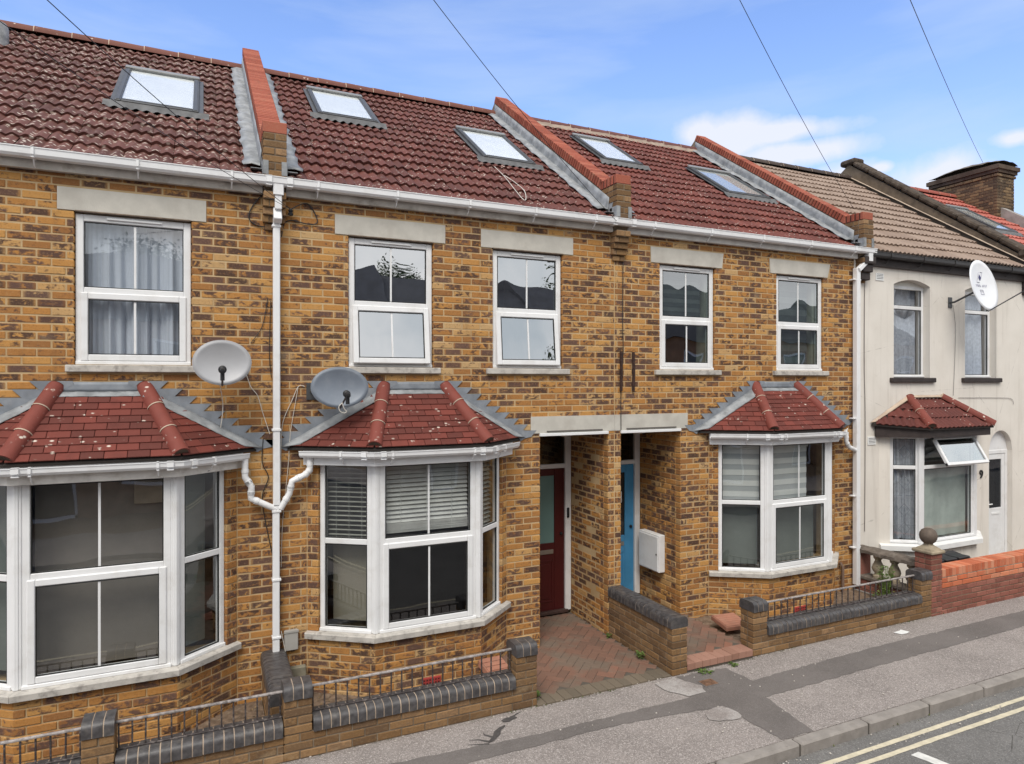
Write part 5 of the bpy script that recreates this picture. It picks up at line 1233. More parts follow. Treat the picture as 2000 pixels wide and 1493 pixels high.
t4, M4d = dish('satellite_dish', (11.66, -.52, 4.855), (.02, -1, .22), .35, .43, .06, DISHW, 'large white satellite dish with printed emblem on the cream wall', mount=(11.60, 0, 4.62), arm_len=.62)
INKP = simple('blue_black_print', (.05, .05, .14), .6); INKG = simple('grey_print', (.42, .42, .50), .6)
pr = MB()
def onp(x, z): q = (x/.40)**2+(z/.415)**2; return (x, -.06*(1-q)+.017, z)
for pts in ([(0, .20), (.035, .145), (0, .085), (-.035, .145)],):
    pr.add([onp(*p) for p in pts], [[0, 1, 2, 3]], M4d)
pr.build('emblem', INKP, t4)
pr = MB()
for a, b in (((-.10, .06), (-.02, .235)), ((.02, .235), (.075, .235)), ((.075, .235), (.03, .12)), ((-.1, .06), (-.02, .06))): pr.tube([M4d @ Vector(onp(*a)), M4d @ Vector(onp(*b))], .004, 4)
xx = -.15
for i, ch_ in enumerate('11111 1111'):
    if ch_ == '1':
        pr.tube([M4d @ Vector(onp(xx, -.01)), M4d @ Vector(onp(xx, .022))], .0055, 4)
        if i % 2: pr.tube([M4d @ Vector(onp(xx, .022)), M4d @ Vector(onp(xx+.018, .02))], .004, 4)
        else: pr.tube([M4d @ Vector(onp(xx, -.01)), M4d @ Vector(onp(xx+.018, -.01))], .004, 4)
    xx += .031
for a, b in (((-.06, -.15), (-.06, -.07)), ((-.06, -.07), (.02, -.07)), ((.02, -.07), (.02, -.15)), ((-.06, -.15), (.02, -.15)), ((-.045, -.1), (.005, -.1))): pr.tube([M4d @ Vector(onp(*a)), M4d @ Vector(onp(*b))], .004, 4)
pr.build('print', INKG, t4)
# ================================================================ cables
def byp(u, v, y):
    d = raydir(u, v); t = (y-CY)/d.y; return Vector((d.x*t, y, CZ+d.z*t))
def along(u, v, t): d = raydir(u, v); return Vector((0, CY, CZ))+d*t
def cable(name, pts, r, mat, label, cat='cable', sag=0, group=None, smooth=True):
    P = [Vector(p) for p in pts]
    if sag:
        a, b = P[0], P[-1]; P = [a.lerp(b, i/24)+Vector((0, 0, -sag*4*(i/24)*(1-i/24))) for i in range(25)]
    elif smooth and len(P) > 2:
        Q = []
        for i in range(len(P)-1):
            p0, p1, p2, p3 = P[max(i-1, 0)], P[i], P[i+1], P[min(i+2, len(P)-1)]
            for k in range(5):
                s = k/5; Q.append(.5*((2*p1)+(p2-p0)*s+(2*p0-5*p1+4*p2-p3)*s*s+(3*p1-p0-3*p2+p3)*s**3))
        P = Q+[P[-1]]
    m = MB(); m.tube(P, r, 6); o = m.build(name, mat, None, smooth=True); tag(o, label, cat, group); return o
OH = 'overhead telephone wires'
ins_ = byp(568, 411, -.07)
cable('overhead_wire', [ins_, along(90, 0, 5.6)], .0032, CABLEK, 'upper of two overhead wires crossing the leftmost roof to the wall bracket', 'wire', .04, OH)
cable('overhead_wire', [ins_, along(0, 44, 5.0)], .0026, CABLEK, 'lower of two overhead wires crossing the leftmost roof to the wall bracket', 'wire', .05, OH)
cable('overhead_wire', [byp(1207, 437, -.16), along(845, 0, 6.2)], .0032, CABLEK, 'overhead wire reaching the second brick parapet above the middle roof', 'wire', .06, OH)
cable('overhead_wire', [byp(1667, 410, .0), along(1443, 0, 7.5)], .0034, CABLEK, 'overhead wire running down to the brick parapet beside the buff roof', 'wire', .06, OH)
cable('overhead_wire', [(18.0, 3.2, 8.83), along(1776, 0, 9.5)], .0042, CABLEK, 'overhead wire running up from the tall chimney', 'wire', .06, OH)
t = thing('cable_bracket', tuple(ins_), 'black wire bracket on the brick wall beside the white downpipe', 'bracket')
m = MB(); m.tube([ins_+Vector((0, .07, -.02)), ins_+Vector((0, 0, -.02)), ins_], .008, 6); m.lathe([(.0, -.05), (.022, -.05), (.028, -.03), (.016, -.02), (.026, 0), (.012, .02), (0, .02)], tuple(ins_+Vector((0, 0, -.015))), 12); m.build('insulator', BLACK, t, smooth=True)
def pp(*uv, y=-.012): return [byp(u, v, y) for u, v in uv]
cable('wall_cable', [ins_]+pp((545, 395), (520, 380), (497, 400), (486, 425), (497, 440), (523, 447)), .006, CABLEK, 'black cable looping on the brick left of the white downpipe')
cable('wall_cable', [ins_]+pp((600, 400), (620, 432), (608, 441), (570, 433), (555, 440), (550, 465)), .006, CABLEK, 'black cable looping on the brick right of the white downpipe')
cable('wall_cable', pp((523, 585), (512, 640), (490, 672)), .004, CABLEK, 'thin dark cable dropping to the pale grey dish')
cable('wall_cable', pp((529, 590), (526, 690), (530, 740)), .004, CABLEK, 'thin dark cable hugging the downpipe above the bays')
cable('wall_cable', pp((1217, 500), (1216, 620), (1217, 690), (1213, 765), (1213, 842)), .005, CABLEK, 'thin dark cable down the brick between the two doors')
cable('wall_cable', pp((514, 860), (512, 905), (524, 935), (512, 975), (524, 1050), (540, 1120)), .005, CABLEK, 'loose dark cable behind the downpipe between the bays')
cable('wall_cable', pp((548, 965), (545, 1060), (547, 1150), (545, 1255)), .004, CABLEK, 'thin dark cable down to the grey wall box')
WC = 'white aerial cables'
cable('aerial_cable', [byp(430, 754, -.2)]+pp((435, 790), (434, 815), (430, 845), (432, 858), y=-.03), .004, CABLEW, 'white cable hanging below the pale grey dish', group=WC)
cable('aerial_cable', pp((481, 733), (490, 758), (503, 775), (512, 805), (527, 850)), .004, CABLEW, 'white cable from the pale grey dish to the downpipe', group=WC)
cable('aerial_cable', pp((595, 757), (583, 757), (570, 785), (553, 825), (549, 870), (548, 930)), .004, CABLEW, 'thick white cable arching from the slate dish down the wall', group=WC)
cable('aerial_cable', pp((582, 760), (575, 800), (567, 850), (562, 920), (552, 1020), (549, 1110)), .003, CABLEW, 'thin white cable from the slate dish to the ground', group=WC)
cable('aerial_cable', pp((549, 1235), (560, 1290), (567, 1335), y=-.06), .004, CABLEW, 'pale cable slanting to the dividing wall coping', group=WC)
lt = byp(668, 790, -.66)
cable('aerial_cable', [lt+Vector(q) for q in ((0, 0, .0), (-.03, 0, -.03), (-.02, 0, -.075), (.02, 0, -.095), (.045, 0, -.08), (.02, 0, -.05), (.0, 0, .01))], .004, CABLEW, 'white cable loop under the slate dish receiver', group=WC)
def rfp(u, v, h=.035):
    d = raydir(u, v); t = (RZ0+h+RS*(CY-RY0)-CZ)/(d.z-RS*d.y); return Vector((0, CY, CZ))+d*t
cable('roof_cable', [rfp(*q) for q in ((966, 328), (985, 347), (1005, 372), (1020, 390), (1027, 392), (1024, 375), (1005, 358), (985, 345))], .0045, CABLEW, 'white cable loop lying on the tiles below a roof window')
cable('wall_cable', pp((1689, 520), (1688, 700), (1690, 830), (1689, 1040)), .006, simple('grey_cable', (.2, .18, .17), .7), 'grey cable down the cream wall beside the downpipe')
cable('wall_cable', [byp(1861, 598, -.03)]+pp((1866, 640), (1865, 700), (1862, 775)), .004, simple('grey_cable_b', (.25, .24, .23), .7), 'thin grey cable below the white dish')
cable('wall_cable', pp((1872, 779), (1950, 779), (1975, 781), (1980, 792)), .004, simple('grey_cable_c', (.3, .28, .27), .7), 'thin grey cable along the cream wall above the door')
for i, (u, ln) in enumerate(((1213, 'left'), (1237, 'right'))):
    a, b = byp(u, 690, -.02), byp(u, 766, -.02); m = MB(); m.tube([a, a.lerp(b, .5)+Vector((.004, -.004, 0)), b], .019, 8); m.box(a.x-.012, a.x+.012, -.03, 0, (a.z+b.z)/2-.03, (a.z+b.z)/2+.03); o = m.build('wall_tie_plate', simple('rusted_iron', (.045, .026, .022), .8, .2, .3, 30), None); tag(o, 'rusty iron tie bar bolted to the brick, %s of the pair' % ln, 'tie bar', 'iron tie bars')
# ================================================================ boxes on walls
t = thing('meter_box', (PX[3], .55, .60), 'white meter cabinet on the brick side wall by the blue door', 'meter box')
m = MB(); m.box(PX[3]-.105, PX[3]-.001, .33, .80, .60, 1.12, .006); m.build('cabinet', UPVC, t); m = MB(); m.box(PX[3]-.118, PX[3]-.105, .345, .785, .615, 1.095, .005); m.build('lid', UPVC, t); m = MB(); m.box(PX[3]-.122, PX[3]-.117, .365, .385, .84, .86); m.build('lock', BLACK, t)
t = thing('wall_box', (.82, 0, .49), 'small grey cable box on the brick below the middle bay', 'box'); GB = simple('grey_plastic', (.36, .345, .32), .6, .3, .05)
m = MB(); m.box(.755, .892, -.055, -.001, .49, .695, .006); m.build('case', GB, t); m = MB(); m.box(.75, .897, -.062, -.052, .672, .700, .004); m.build('lid', GB, t)
t = thing('utility_cover', (.87, -.06, .12), 'mossy concrete marker block standing on the soil below the grey box', 'block'); m = MB(); m.box(.80, .965, -.12, -.05, .05, .33, .008); m.build('slab', simple('mossy_concrete', (.22, .20, .15), .95, .1, .2, 9, .4, 60, dirt=((.08, .13, .06), .6, 6)), t)
TERR = simple('terracotta_plastic', (.37, .17, .115), .7, .3, .1, 8, dirt=((.3, .18, .13), .4, 12))
def cover(c, w, d, h, rot, label):
    t = thing('meter_cover', (c[0], c[1], c[2]), label, 'cover', 'terracotta covers'); M = Matrix.Translation(c) @ Matrix.Rotation(rot[2], 4, 'Z') @ Matrix.Rotation(rot[0], 4, 'X') @ Matrix.Rotation(rot[1], 4, 'Y')
    m = MB(); m.box(-w/2, w/2, -d/2, d/2, 0, h, .006, M); m.build('body', TERR, t)
    for i in range(6): m = MB(); m.box(-w/2+.008, w/2-.008, -d/2+.01+i*(d-.02)/6, -d/2+.004+(i+1)*(d-.02)/6, h, h+.010, .003, M); m.build('slat', TERR, t)
cover((6.22, -.56, .115), .34, .34, .06, (.12, 0, -.12), 'slatted terracotta cover lying on the path by the brick bay'); cover((2.93, -.55, .05), .30, .42, .07, (.35, .1, .2), 'slatted terracotta cover behind the railing by the dark red door')
for x_, y_, lab in ((2.21, -.455, 'red air brick low in the middle bay'), (7.62, -.455, 'red air brick low in the right hand bay')):
    t = thing('air_brick', (x_, y_, .02), lab, 'air brick', 'red air bricks'); m = MB(); m.box(x_-.105, x_+.105, y_+.008, y_+.03, .035, .115, .004); m.build('frame', simple('red_clay', (.35, .045, .04), .8), t)
    m = MB()
    for i in range(6):
        for j in range(2): m.box(x_-.09+i*.032, x_-.072+i*.032, y_+.006, y_+.01, .05+j*.032, .066+j*.032)
    m.build('hole', simple('red_clay_hole', (.06, .012, .01), .9), t)
# ================================================================ garden walls
def bullnose(L, w, h):
    """brick-on-edge with both top arrises rounded; length L along x (one brick), runs across y by w, height h"""
    m = MB(); r = min(.055, w*.3, h*.7); pr = [(-w/2, 0)]
    for k in range(6): a = PI-PI/2*k/5; pr.append((-w/2+r+r*math.cos(a), h-r+r*math.sin(a)))
    for k in range(6): a = PI/2-PI/2*k/5; pr.append((w/2-r+r*math.cos(a), h-r+r*math.sin(a)))
    pr.append((w/2, 0)); n = len(pr); V = [(-L/2, y, z) for y, z in pr]+[(L/2, y, z) for y, z in pr]
    m.add(V, [list(range(n)), [n+i for i in range(n)][::-1]]+[[i, n+i, n+(i+1) % n, (i+1) % n] for i in range(n)]); me = m.mesh('coping_brick', ENGB, True, 40); fixn(me); return me
BN = {}
def coping_run(parent, p, q, z, w, h=.115, pitch=.075, mort=MORTW):
    p, q = Vector((*p, 0)), Vector((*q, 0)); d = q-p; L = d.length; d.normalize(); n = max(1, round(L/pitch)); pl = round(L/n, 4)
    key = (pl, round(w, 3), h)
    if key not in BN: BN[key] = bullnose(pl-.009, w, h)
    ang = math.atan2(d.y, d.x)
    for i in range(n): c = p+d*(pl*(i+.5)); link('coping_brick', BN[key], parent, Matrix.Translation((c.x, c.y, z+R.uniform(-.002, .002))) @ Matrix.Rotation(ang+R.uniform(-.012, .012), 4, 'Z'))
    m = MB(); me = bullnose(L-.036, w-.010, h-.005); me.materials[0] = mort; c = (p+q)/2; link('coping_mortar', me, parent, Matrix.Translation((c.x, c.y, z)) @ Matrix.Rotation(ang, 4, 'Z'))
def gwall(label, x0, x1, piers, y0=GY, y1=GY+.215, base=None, kind='garden', coping=True, low=.228, phase=.02):
    t = thing('garden_wall', ((x0+x1)/2, (y0+y1)/2, 0), label, 'wall', 'front garden walls'); core = MB(); core.box(x0+.008, x1-.008, y0+.008, y1-.008, -.1, low)
    bk = Bricks(kind, cap=280); bk.face((x0, y0, 0), (0, 1, 0), x1-x0, -.02, low, phase=phase, zb=low-4*CRS)
    bk.face((x1, y1, 0), (0, -1, 0), x1-x0, -.02, low, phase=phase, zb=low-4*CRS)
    for a, b in piers:
        zt = .528
        core.box(a+.008, b-.008, y0+.008, y1-.008, low, zt)
        bk.face((a, y0-.003, 0), (0, 1, 0), b-a, low, zt, zb=low, phase=.0); bk.face((a, y1, 0), (1, 0, 0), y1-y0-.1, -.02, zt, zb=low-4*CRS, phase=.06, ends=(True, False)); bk.face((b, y0+.1, 0), (-1, 0, 0), y1-y0-.1, -.02, zt, zb=low-4*CRS, phase=.06, ends=(False, True))
    wl = core.build('wall', MORTG, t); bk.finish(wl)
    for a, b in piers: coping_run(wl, (a-.006, (y0+y1)/2), (b+.006, (y0+y1)/2), .528, y1-y0+.03, .118, .08)
    if coping:
        xs = sorted([x0]+[v for p in piers for v in p]+[x1])
        for a, b in zip(xs, xs[1:]):
            if b-a > .3: coping_run(wl, (a+.004, (y0+y1)/2), (b-.004, (y0+y1)/2), low, y1-y0+.045, .118, .0775)
    return t
gwall('yellow brick garden wall with blue-black coping, at the left edge', -3.5, .625, [(-.855, -.635)])
gwall('yellow brick garden wall with blue-black coping below the middle bay', .625, 3.055, [(.625, .86), (2.82, 3.055)])
gwall('long yellow brick garden wall with blue-black coping below the right brick bay', 5.93, 9.20, [(5.93, 6.15), (8.98, 9.20)])
# dividing walls
def dwall(label, x0, x1, y0, y1, zt, kind='garden', side=-1):
    t = thing('dividing_wall', ((x0+x1)/2, (y0+y1)/2, 0), label, 'wall', 'garden dividing walls'); core = MB(); core.box(x0+.008, x1-.008, y0+.008, y1, -.1, zt); bk = Bricks(kind, cap=290)
    bk.face((x0, y0, 0), (0, 1, 0), x1-x0, -.02, zt, zb=zt-7*CRS, phase=.0); bk.face((x0, y1, 0), (1, 0, 0), y1-y0-.1, -.02, zt, zb=zt-7*CRS, phase=.03, ends=(False, False)); bk.face((x1, y0+.1, 0), (-1, 0, 0), y1-y0-.1, -.02, zt, zb=zt-7*CRS, phase=.03, ends=(False, False))
    wl = core.build('wall', MORTG, t); bk.finish(wl); coping_run(wl, ((x0+x1)/2, y1-.004), ((x0+x1)/2, y0), zt, x1-x0+.03, .118, .076); return t
dwall('brick dividing wall with rounded coping ending under the downpipe', .54, .76, GY+.215, -.005, .40)
dwall('brick wall with rounded coping dividing the two paths', 4.72, 4.925, GY-.03, -.005, .525)
# railings
def railing(label, x0, x1, y, zb, zt, n):
    t = thing('railing', ((x0+x1)/2, y, zb), label, 'railing', 'iron garden railings')
    m = MB(); m.box(x0, x1, y-.014, y+.014, zt-.009, zt+.009, .004); m.build('top_rail', RAILM, t); m = MB(); m.box(x0, x1, y-.012, y+.012, zb, zb+.014, .003); m.build('bottom_rail', IRON, t)
    b = MB(); b.box(-.0065, .0065, -.0065, .0065, 0, zt-zb-.01, .002); me = b.mesh('bar', IRON)
    for i in range(n): link('bar', me, t, Matrix.Translation((x0+.02+(x1-x0-.04)*i/(n-1), y, zb+.01)) @ Matrix.Rotation(R.uniform(-.008, .008), 4, 'Y'))
yr = GY+.11
railing('black iron railing with a worn top rail, left of the dividing pier', -.635, .625, yr, .346, .57, 14); railing('black iron railing with a worn top rail below the middle bay', .86, 2.82, yr, .346, .575, 20); railing('black iron railing below the bay with striped blinds', 6.15, 8.98, yr, .346, .575, 27); railing('black iron railing at the bottom left corner', -3.4, -.855, yr, .346, .57, 27)
# balustrade and red brick pier of the cream house
t = thing('balustrade', (9.36, -.5, 0), 'weathered stone balustrade with bulbous balusters beside the cream house', 'balustrade'); STONE = simple('weathered_stone', (.33, .275, .20), .95, .1, .2, 9, .5, 50, dirt=((.14, .12, .09), .5, 7)); STONED = simple('grimy_stone', (.15, .125, .105), .95, .1, .3, 12, .6, 40, dirt=((.28, .25, .22), .4, 10))
m = MB(); m.box(9.27+.008, 9.46-.008, -1.03, .0, 0, .21); wl = m.build('base_wall', MORTG, t); bk = Bricks('purple', cap=100); bk.face((9.27, 0, 0), (1, 0, 0), 1.03, .0, .22, zb=-.01, ends=(False, False)); bk.face((9.46, -1.03, 0), (-1, 0, 0), 1.03, .0, .22, zb=-.01, ends=(False, False)); bk.finish(wl)
m = MB(); m.box(9.25, 9.48, -1.03, .0, .215, .275, .012); m.build('plinth', STONED, t)
m = MB(); V = []
N = 24
for i in range(N+1):
    y = -1.03+1.03*i/N
    for x_, z_ in ((9.24, .625), (9.24, .675), (9.29, .705), (9.45, .705), (9.49, .675), (9.49, .625)): V.append((x_+R.uniform(-.006, .006), y, z_+R.uniform(-.008, .008)))
m.add(V, [[i*6+j, i*6+(j+1) % 6, (i+1)*6+(j+1) % 6, (i+1)*6+j] for i in range(N) for j in range(6)]+[[0, 1, 2, 3, 4, 5], [N*6+k for k in range(6)][::-1]]); m.build('top_rail', STONED, t, smooth=True, ang=50, recalc=True)
for y in (-.87, -.60, -.33): m = MB(); m.lathe([(.075, 0), (.075, .04), (.052, .055), (.048, .075), (.075, .11), (.088, .15), (.075, .20), (.045, .26), (.042, .28), (.062, .30), (.07, .345), (.07, .36)], (9.365, y, .27), 20); m.build('baluster', STONE, t, smooth=True, ang=50)
bk = MB(); bk.box(9.26, 9.50, -.10, .0, .27, .63); bk.build('half_pier', BM['purple'][1], t)
t = thing('gate_pier', (9.32, -1.15, 0), 'purple-red brick pier topped by a stone ball', 'pier'); m = MB(); m.box(9.208, 9.422, -1.262, -1.028, -.1, .86); wl = m.build('shaft', MORTG, t); bk = Bricks('purple', cap=200); bk.face((9.20, GY, 0), (0, 1, 0), .23, -.02, .86, zb=-.04); bk.face((9.20, -1.02, 0), (1, 0, 0), .15, -.02, .86, zb=-.04, phase=.05, ends=(True, False)); bk.face((9.43, GY+.1, 0), (-1, 0, 0), .15, -.02, .86, zb=-.04, phase=.05, ends=(False, True)); bk.finish(wl)
m = MB(); m.box(9.17, 9.46, -1.30, -.99, .86, .905, .012); m.lathe([(.17, .0), (.15, .025), (.085, .06), (.06, .075), (.06, .10), (.075, .105)], (9.315, -1.145, .895), 4, Matrix.Translation((9.315, -1.145, 0)) @ Matrix.Rotation(PI/4, 4, 'Z') @ Matrix.Translation((-9.315, 1.145, 0))); m.build('cap_stone', STONE, t)
m = MB(); m.lathe([(.0, -.115), (.05, -.108), (.085, -.08), (.108, -.04), (.115, 0), (.108, .045), (.085, .082), (.05, .106), (.0, .115)], (9.315, -1.145, 1.09), 24); m.build('ball', simple('brown_stone_ball', (.13, .10, .08), .75, .3, .2, 10, .3, 40), t, smooth=True, ang=80)
t = thing('garden_wall', (11.6, GY, 0), 'purple brick garden wall with new orange brick courses on top', 'wall', 'front garden walls'); m = MB(); m.box(9.438, 13.9, GY+.008, GY+.207, -.1, .52); wl = m.build('wall', MORTG, t)
bk = Bricks('purple', cap=200); bk.face((9.43, GY, 0), (0, 1, 0), 4.5, -.02, .36, zb=.36-6*CRS); bk.finish(wl); bk = Bricks('orange', cap=100); bk.face((9.43, GY-.002, 0), (0, 1, 0), 4.5, .36, .51, zb=.36, blen=.1125*2); bk.finish(wl)
me = MB(); V = cb_verts(.033, .11, .055, .004, (0, 0, .055)); me.add(V, CB_F, None, None, [(v[1]/.22+.5, v[2]/.11) for v in V]); me = me.mesh('coping_brick', BM['orange'][0])
for i in range(60): link('coping_brick', me, wl, Matrix.Translation((9.47+i*.0745, GY+.107+R.uniform(-.002, .002), .52)), rcol())
m = MB(); m.box(9.44, 13.9, GY+.004, GY+.211, .51, .622); m.build('coping_mortar', MORTW, wl)
t = thing('wheelie_bin', (9.85, -.93, .03), 'black bin with a ridged lid behind the orange brick wall', 'bin'); m = MB(); m.box(9.58, 10.45, -1.04, -.78, .035, .56, .02); m.build('body', BLACK, t)
m = MB(); m.add([(9.54, -1.06, .56), (10.5, -1.06, .58), (10.5, -.74, .63), (9.54, -.74, .61), (9.54, -1.06, .59), (10.5, -1.06, .61), (10.5, -.74, .67), (9.54, -.74, .65)], [[3, 2, 1, 0], [4, 5, 6, 7], [0, 1, 5, 4], [1, 2, 6, 5], [2, 3, 7, 6], [3, 0, 4, 7]]); 
m.build('lid', simple('dull_black_lid', (.035, .032, .034), .6), t)
for i in range(3): m = MB(); m.box(9.60+i*.3, 9.86+i*.3, -1.03, -.77, .625, .655, .01, Matrix.Translation((0, 0, 0))); m.build('lid_rib', BLACK, t)
t = thing('gully', (8.82, -.08, .1), 'short clay pipe end and mortar beside the right brick bay', 'pipe'); m = MB(); m.tube([(8.93, -.06, .03), (8.93, -.06, .42), (8.91, -.03, .48)], .022, 10); m.build('pipe', simple('rusty_pipe', (.18, .12, .09), .8), t, smooth=True)
# ================================================================ weeds and litter
LEAF = Nt('weed_leaf', .7, .3); r_, g_, b_ = LEAF.rnd(True); LEAF.col(LEAF.mix(r_, (.06, .11, .025), (.14, .20, .05))); LEAF = LEAF.m; DRY = simple('dry_leaf', (.20, .14, .08), .9, .1, .3, 20)
def weed(x, y, z, r, h, n, label, name='weed'):
    t = thing(name, (x, y, z), label, 'plant', 'weeds'); m = MB(); st = MB()
    for i in range(n):
        a = R.uniform(0, 2*PI); d = r*math.sqrt(R.random()); p = Vector((x+d*math.cos(a), y+d*math.sin(a), z+h*R.random()**.8)); s = R.uniform(.010, .022)*(1+h); b = R.uniform(0, 2*PI); tl = R.uniform(-.5, .7)
        u = Vector((math.cos(b), math.sin(b), tl)).normalized()*s*1.6; v = Vector((-math.sin(b), math.cos(b), R.uniform(-.3, .3))).normalized()*s*.7
        m.add([tuple(p), tuple(p+u*.5+v), tuple(p+u), tuple(p+u*.5-v)], [[0, 1, 2, 3]], None, rcol())
        if i % 3 == 0: st.tube([(x+d*.3*math.cos(a), y+d*.3*math.sin(a), z), tuple(p)], .0022, 4)
    m.build('leaf', LEAF, t, kind='stuff'); st.build('stem', LEAF, t)
weed(3.10, -1.13, .02, .05, .07, 46, 'small green weed by the right end pier of the middle garden wall'); weed(4.66, -.78, .02, .05, .08, 50, 'small green weed at the foot of the dividing wall'); weed(4.67, -.08, .02, .03, .05, 26, 'tiny green weed near the red door'); weed(3.12, -.05, .02, .03, .05, 24, 'tiny green weed at the brick corner by the red door')
weed(5.12, -1.36, .0, .09, .03, 70, 'low green weeds under the pink paver edge'); weed(5.55, -1.36, .0, .05, .03, 36, 'low green weeds at the right of the pink paver edge'); weed(9.14, -.62, .05, .11, .50, 190, 'tall leafy weed climbing by the balustrade', 'climbing_weed'); weed(9.0, -.75, .03, .22, .18, 160, 'clump of weeds behind the right railing'); weed(.05, -.72, .012, .22, .05, 110, 'weeds on the soil behind the left railing'); weed(9.22, -.02, 1.0, .03, .05, 16, 'tiny plant on the wall top beside the cream house')
m = MB(); m.v = []
for i in range(900):
    x_, y_ = R.choice([(R.uniform(-.6, .5), R.uniform(-1.0, -.1)), (R.uniform(.82, 2.8), R.uniform(-1.0, -.1)), (R.uniform(6.2, 9.1), R.uniform(-1.0, -.5))]); s = R.uniform(.006, .02); a = R.uniform(0, 6.3)
    u = Vector((math.cos(a), math.sin(a), R.uniform(-.3, .5)))*s*1.5; v = Vector((-math.sin(a), math.cos(a), R.uniform(-.3, .5)))*s*.7; p = Vector((x_, y_, .032 if x_ > 6 else .014)); m.add([tuple(p), tuple(p+u*.5+v+Vector((0, 0, .006))), tuple(p+u), tuple(p+u*.5-v)], [[0, 1, 2, 3]])
lo = m.build('leaf_litter', DRY, None); tag(lo, 'dry leaves and litter scattered on the garden soil', 'litter', kind='stuff')
m = MB()
for i in range(420):
    x_ = R.uniform(-.5, 9.0); y_ = R.choice([GY-abs(R.gauss(0, .05))-.005, R.uniform(KY-.25, KY-.02), R.uniform(-2.8, -1.3)]); z_ = .004 if y_ > KY else -.102; s = R.uniform(.003, .009); m.box(x_-s, x_+s, y_-s*.7, y_+s*.7, z_, z_+s, s*.2, None)
go = m.build('grit', simple('pale_grit', (.48, .44, .40), .9, .1, .3, 30), None); tag(go, 'pale grit and crumbs along the wall foot and gutter', 'grit', kind='stuff')
# ================================================================ street behind the camera (seen in the glass)
OB = simple('far_brick', (.30, .17, .10), .9, .1, .25, 5); OR = simple('far_slate', (.055, .055, .06), .8, .2, .2, 4); OW = simple('far_window', (.03, .035, .04), .15, .6)
OPL = ['brick house across the street, far left one, seen only in reflection', 'brick house across the street, left of the middle, seen only in reflection', 'brick house across the street opposite the red door, seen only in reflection', 'brick house across the street opposite the blue door, seen only in reflection', 'brick house across the street opposite the cream house, seen only in reflection', 'brick house across the street, third from the right end, seen only in reflection', 'brick house across the street, second from the right end, seen only in reflection', 'brick house across the street, far right one, seen only in reflection']
for i in range(8):
    x0 = -9.4+i*4.9; x1 = x0+4.9; t = thing('opposite_house', ((x0+x1)/2, -13, 0), OPL[i], 'house', 'houses across the street'); m = MB()
    slab(m, (x1, -12.4), (0, -1, 0), 4.9, -.1, 4.9, .3, [(.7, 1.7, 3.1, 4.4), (3.0, 4.0, 3.1, 4.4), (.6, 2.3, .7, 2.4), (3.2, 4.2, 0, 2.3)]); m.box(x0, x1, -18.6, -18.3, -.1, 4.85); m.box(x0, x0+.1, -18.3, -12.7, -.1, 4.85); m.box(x1-.1, x1, -18.3, -12.7, -.1, 4.85); m.build('wall', OB, t)
    m = MB(); V = [(x, y, z) for x in (x0, x1) for y, z in ((-12.2, 4.85), (-15.5, 6.7+.25*(i % 3)), (-18.8, 4.85))]; m.add(V, [[0, 1, 4, 3], [1, 2, 5, 4], [0, 3, 5, 2], [0, 2, 1], [3, 4, 5]]); m.build('roof', OR, t, recalc=True)
    for a, b, c, d in ((.7, 1.7, 3.1, 4.4), (3.0, 4.0, 3.1, 4.4), (.6, 2.3, .7, 2.4), (3.2, 4.2, 0, 2.3)):
        m = MB(); m.box(x1-b, x1-a, -12.52, -12.5, c, d); w_ = m.build('window', OW, t); m = MB(); m.box(x1-b, x1-a, -12.5, -12.45, c, c+.08); m.box(x1-b, x1-a, -12.5, -12.45, d-.08, d); m.box(x1-b, x1-b+.08, -12.5, -12.45, c, d); m.box(x1-a-.08, x1-a, -12.5, -12.45, c, d); m.box(x1-b, x1-a, -12.5, -12.45, (c+d)/2-.03, (c+d)/2+.03); m.build('window_frame', WHITE, w_)
    if i not in (0, 5): continue
    m = MB(); m.box(x0-.35, x0+.35, -16.2, -14.9, 5.8, 7.3); m.box(x0-.4, x0+.4, -16.25, -14.85, 7.1, 7.22)
    for k in range(4): m.lathe([(.11, 0), (.1, .35), (.12, .4)], (x0, -16.0+k*.3, 7.3), 10)
    m.build('chimney', OB, t)
FOL = Nt('tree_leaf', .7, .3); r_, g_, b_ = FOL.rnd(True); FOL.col(FOL.mix(r_, (.035, .06, .018), (.085, .12, .035))); FOL = FOL.m; BARK = simple('bark', (.09, .07, .05), .95)
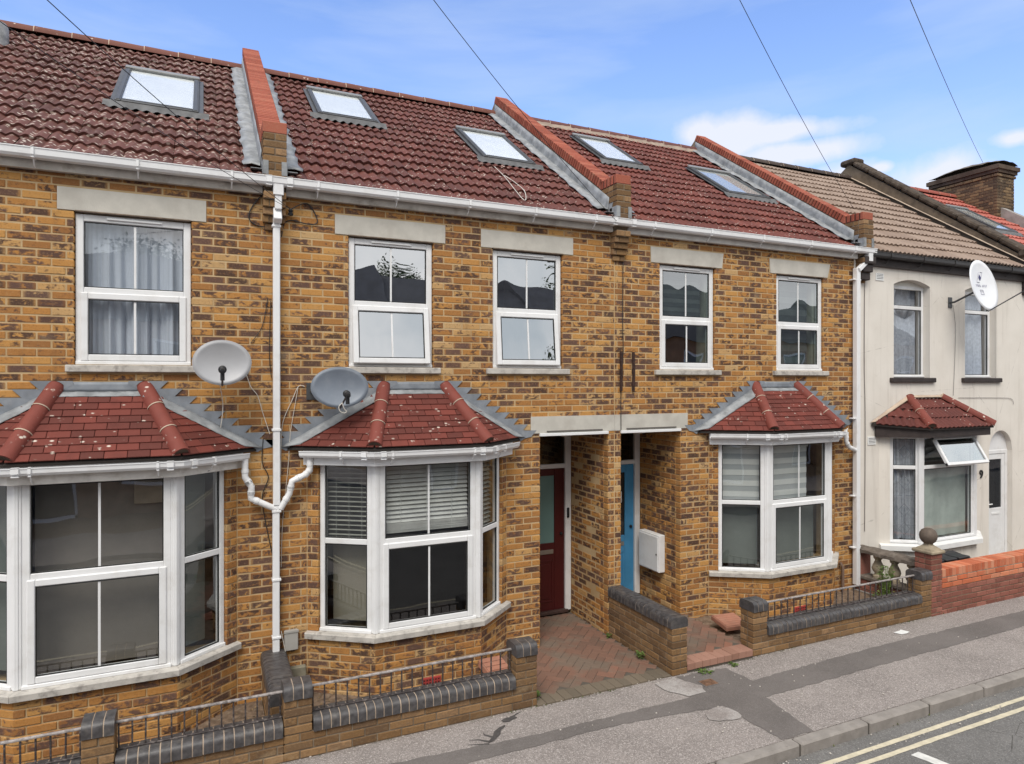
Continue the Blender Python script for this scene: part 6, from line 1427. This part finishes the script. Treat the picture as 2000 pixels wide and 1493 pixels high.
for i, (x_, y_, zc, rr, lab) in enumerate(((-1.5, -21, 7.2, 1.9, 'leafy tree behind the houses across the street, left one, seen only in reflection'), (7.5, -20.5, 6.9, 1.7, 'leafy tree behind the houses across the street, middle one, seen only in reflection'), (17.5, -21, 7.4, 2.1, 'leafy tree behind the houses across the street, right one, seen only in reflection'))):
    t = thing('tree', (x_, y_, 0), lab, 'tree', 'trees across the street'); m = MB(); m.tube([(x_, y_, -.1), (x_+.1, y_, 2.5), (x_, y_+.1, zc)], [.22, .17, .05], 8)
    for k in range(7): a = k*.9+i; m.tube([(x_+.05, y_, 3+k*.45), (x_+1.1*math.cos(a), y_+1.1*math.sin(a), 4.2+k*.5)], [.07, .02], 6)
    m.build('trunk', BARK, t); m = MB()
    blobs = [(x_+R.uniform(-.8, .8)*rr*.8, y_+R.uniform(-.8, .8)*rr*.8, zc+R.uniform(-1.0, 1.0)*rr*.6, R.uniform(.35, .6)*rr) for _ in range(14)]
    for k in range(3600):
        bx_, by_, bz_, br_ = R.choice(blobs); d = Vector((R.gauss(0, 1), R.gauss(0, 1), R.gauss(0, 1))).normalized()*br_*R.random()**.4; p = Vector((bx_, by_, bz_))+d; s = R.uniform(.05, .11)
        u = Vector((R.uniform(-1, 1), R.uniform(-1, 1), R.uniform(-.6, .6))).normalized()*s; v = u.cross(Vector((R.uniform(-1, 1), R.uniform(-1, 1), 1))).normalized()*s*.55; m.add([tuple(p), tuple(p+u+v), tuple(p+u*2), tuple(p+u-v)], [[0, 1, 2, 3]], None, rcol())
    m.build('crown', FOL, t, kind='stuff')
m = MB()
for i in range(700):
    x_, y_ = R.choice([(R.uniform(-.5, 3.05), GY-.004), (R.uniform(5.95, 9.2), GY-.004), (R.uniform(9.2, 12), GY-.004), (4.715, R.uniform(-1.25, .8)), (R.uniform(3.1, 4.7), GY-.03), (R.uniform(4.95, 5.9), GY-.035), (R.uniform(3.0, 9), KY-.012)]); g_ = R.gauss(0, .5)
    if math.sin(x_*5.3)+math.sin(x_*2.1+1)+g_ < .3: continue
    z_ = -.10 if y_ < -2 else (.02 if 4.7 < x_ < 4.72 else .002); s = R.uniform(.005, .014); a = R.uniform(0, 6.3); u = Vector((math.cos(a), math.sin(a), R.uniform(.2, 1.2)))*s*1.5; v = Vector((-math.sin(a), math.cos(a), R.uniform(-.3, .3)))*s*.6; p = Vector((x_+R.uniform(-.01, .01), y_-abs(R.gauss(0, .012)), z_)); m.add([tuple(p), tuple(p+u*.5+v), tuple(p+u), tuple(p+u*.5-v)], [[0, 1, 2, 3]], None, rcol())
mo = m.build('moss', simple('moss_green', (.085, .095, .035), .95, .1, .35, 30)); tag(mo, 'moss and seedlings along the wall feet and kerb', 'moss', kind='stuff')
flat('far_gardens', [(-60, -12.4), (60, -12.4), (60, -10.2), (-60, -10.2)], .0, SOIL)
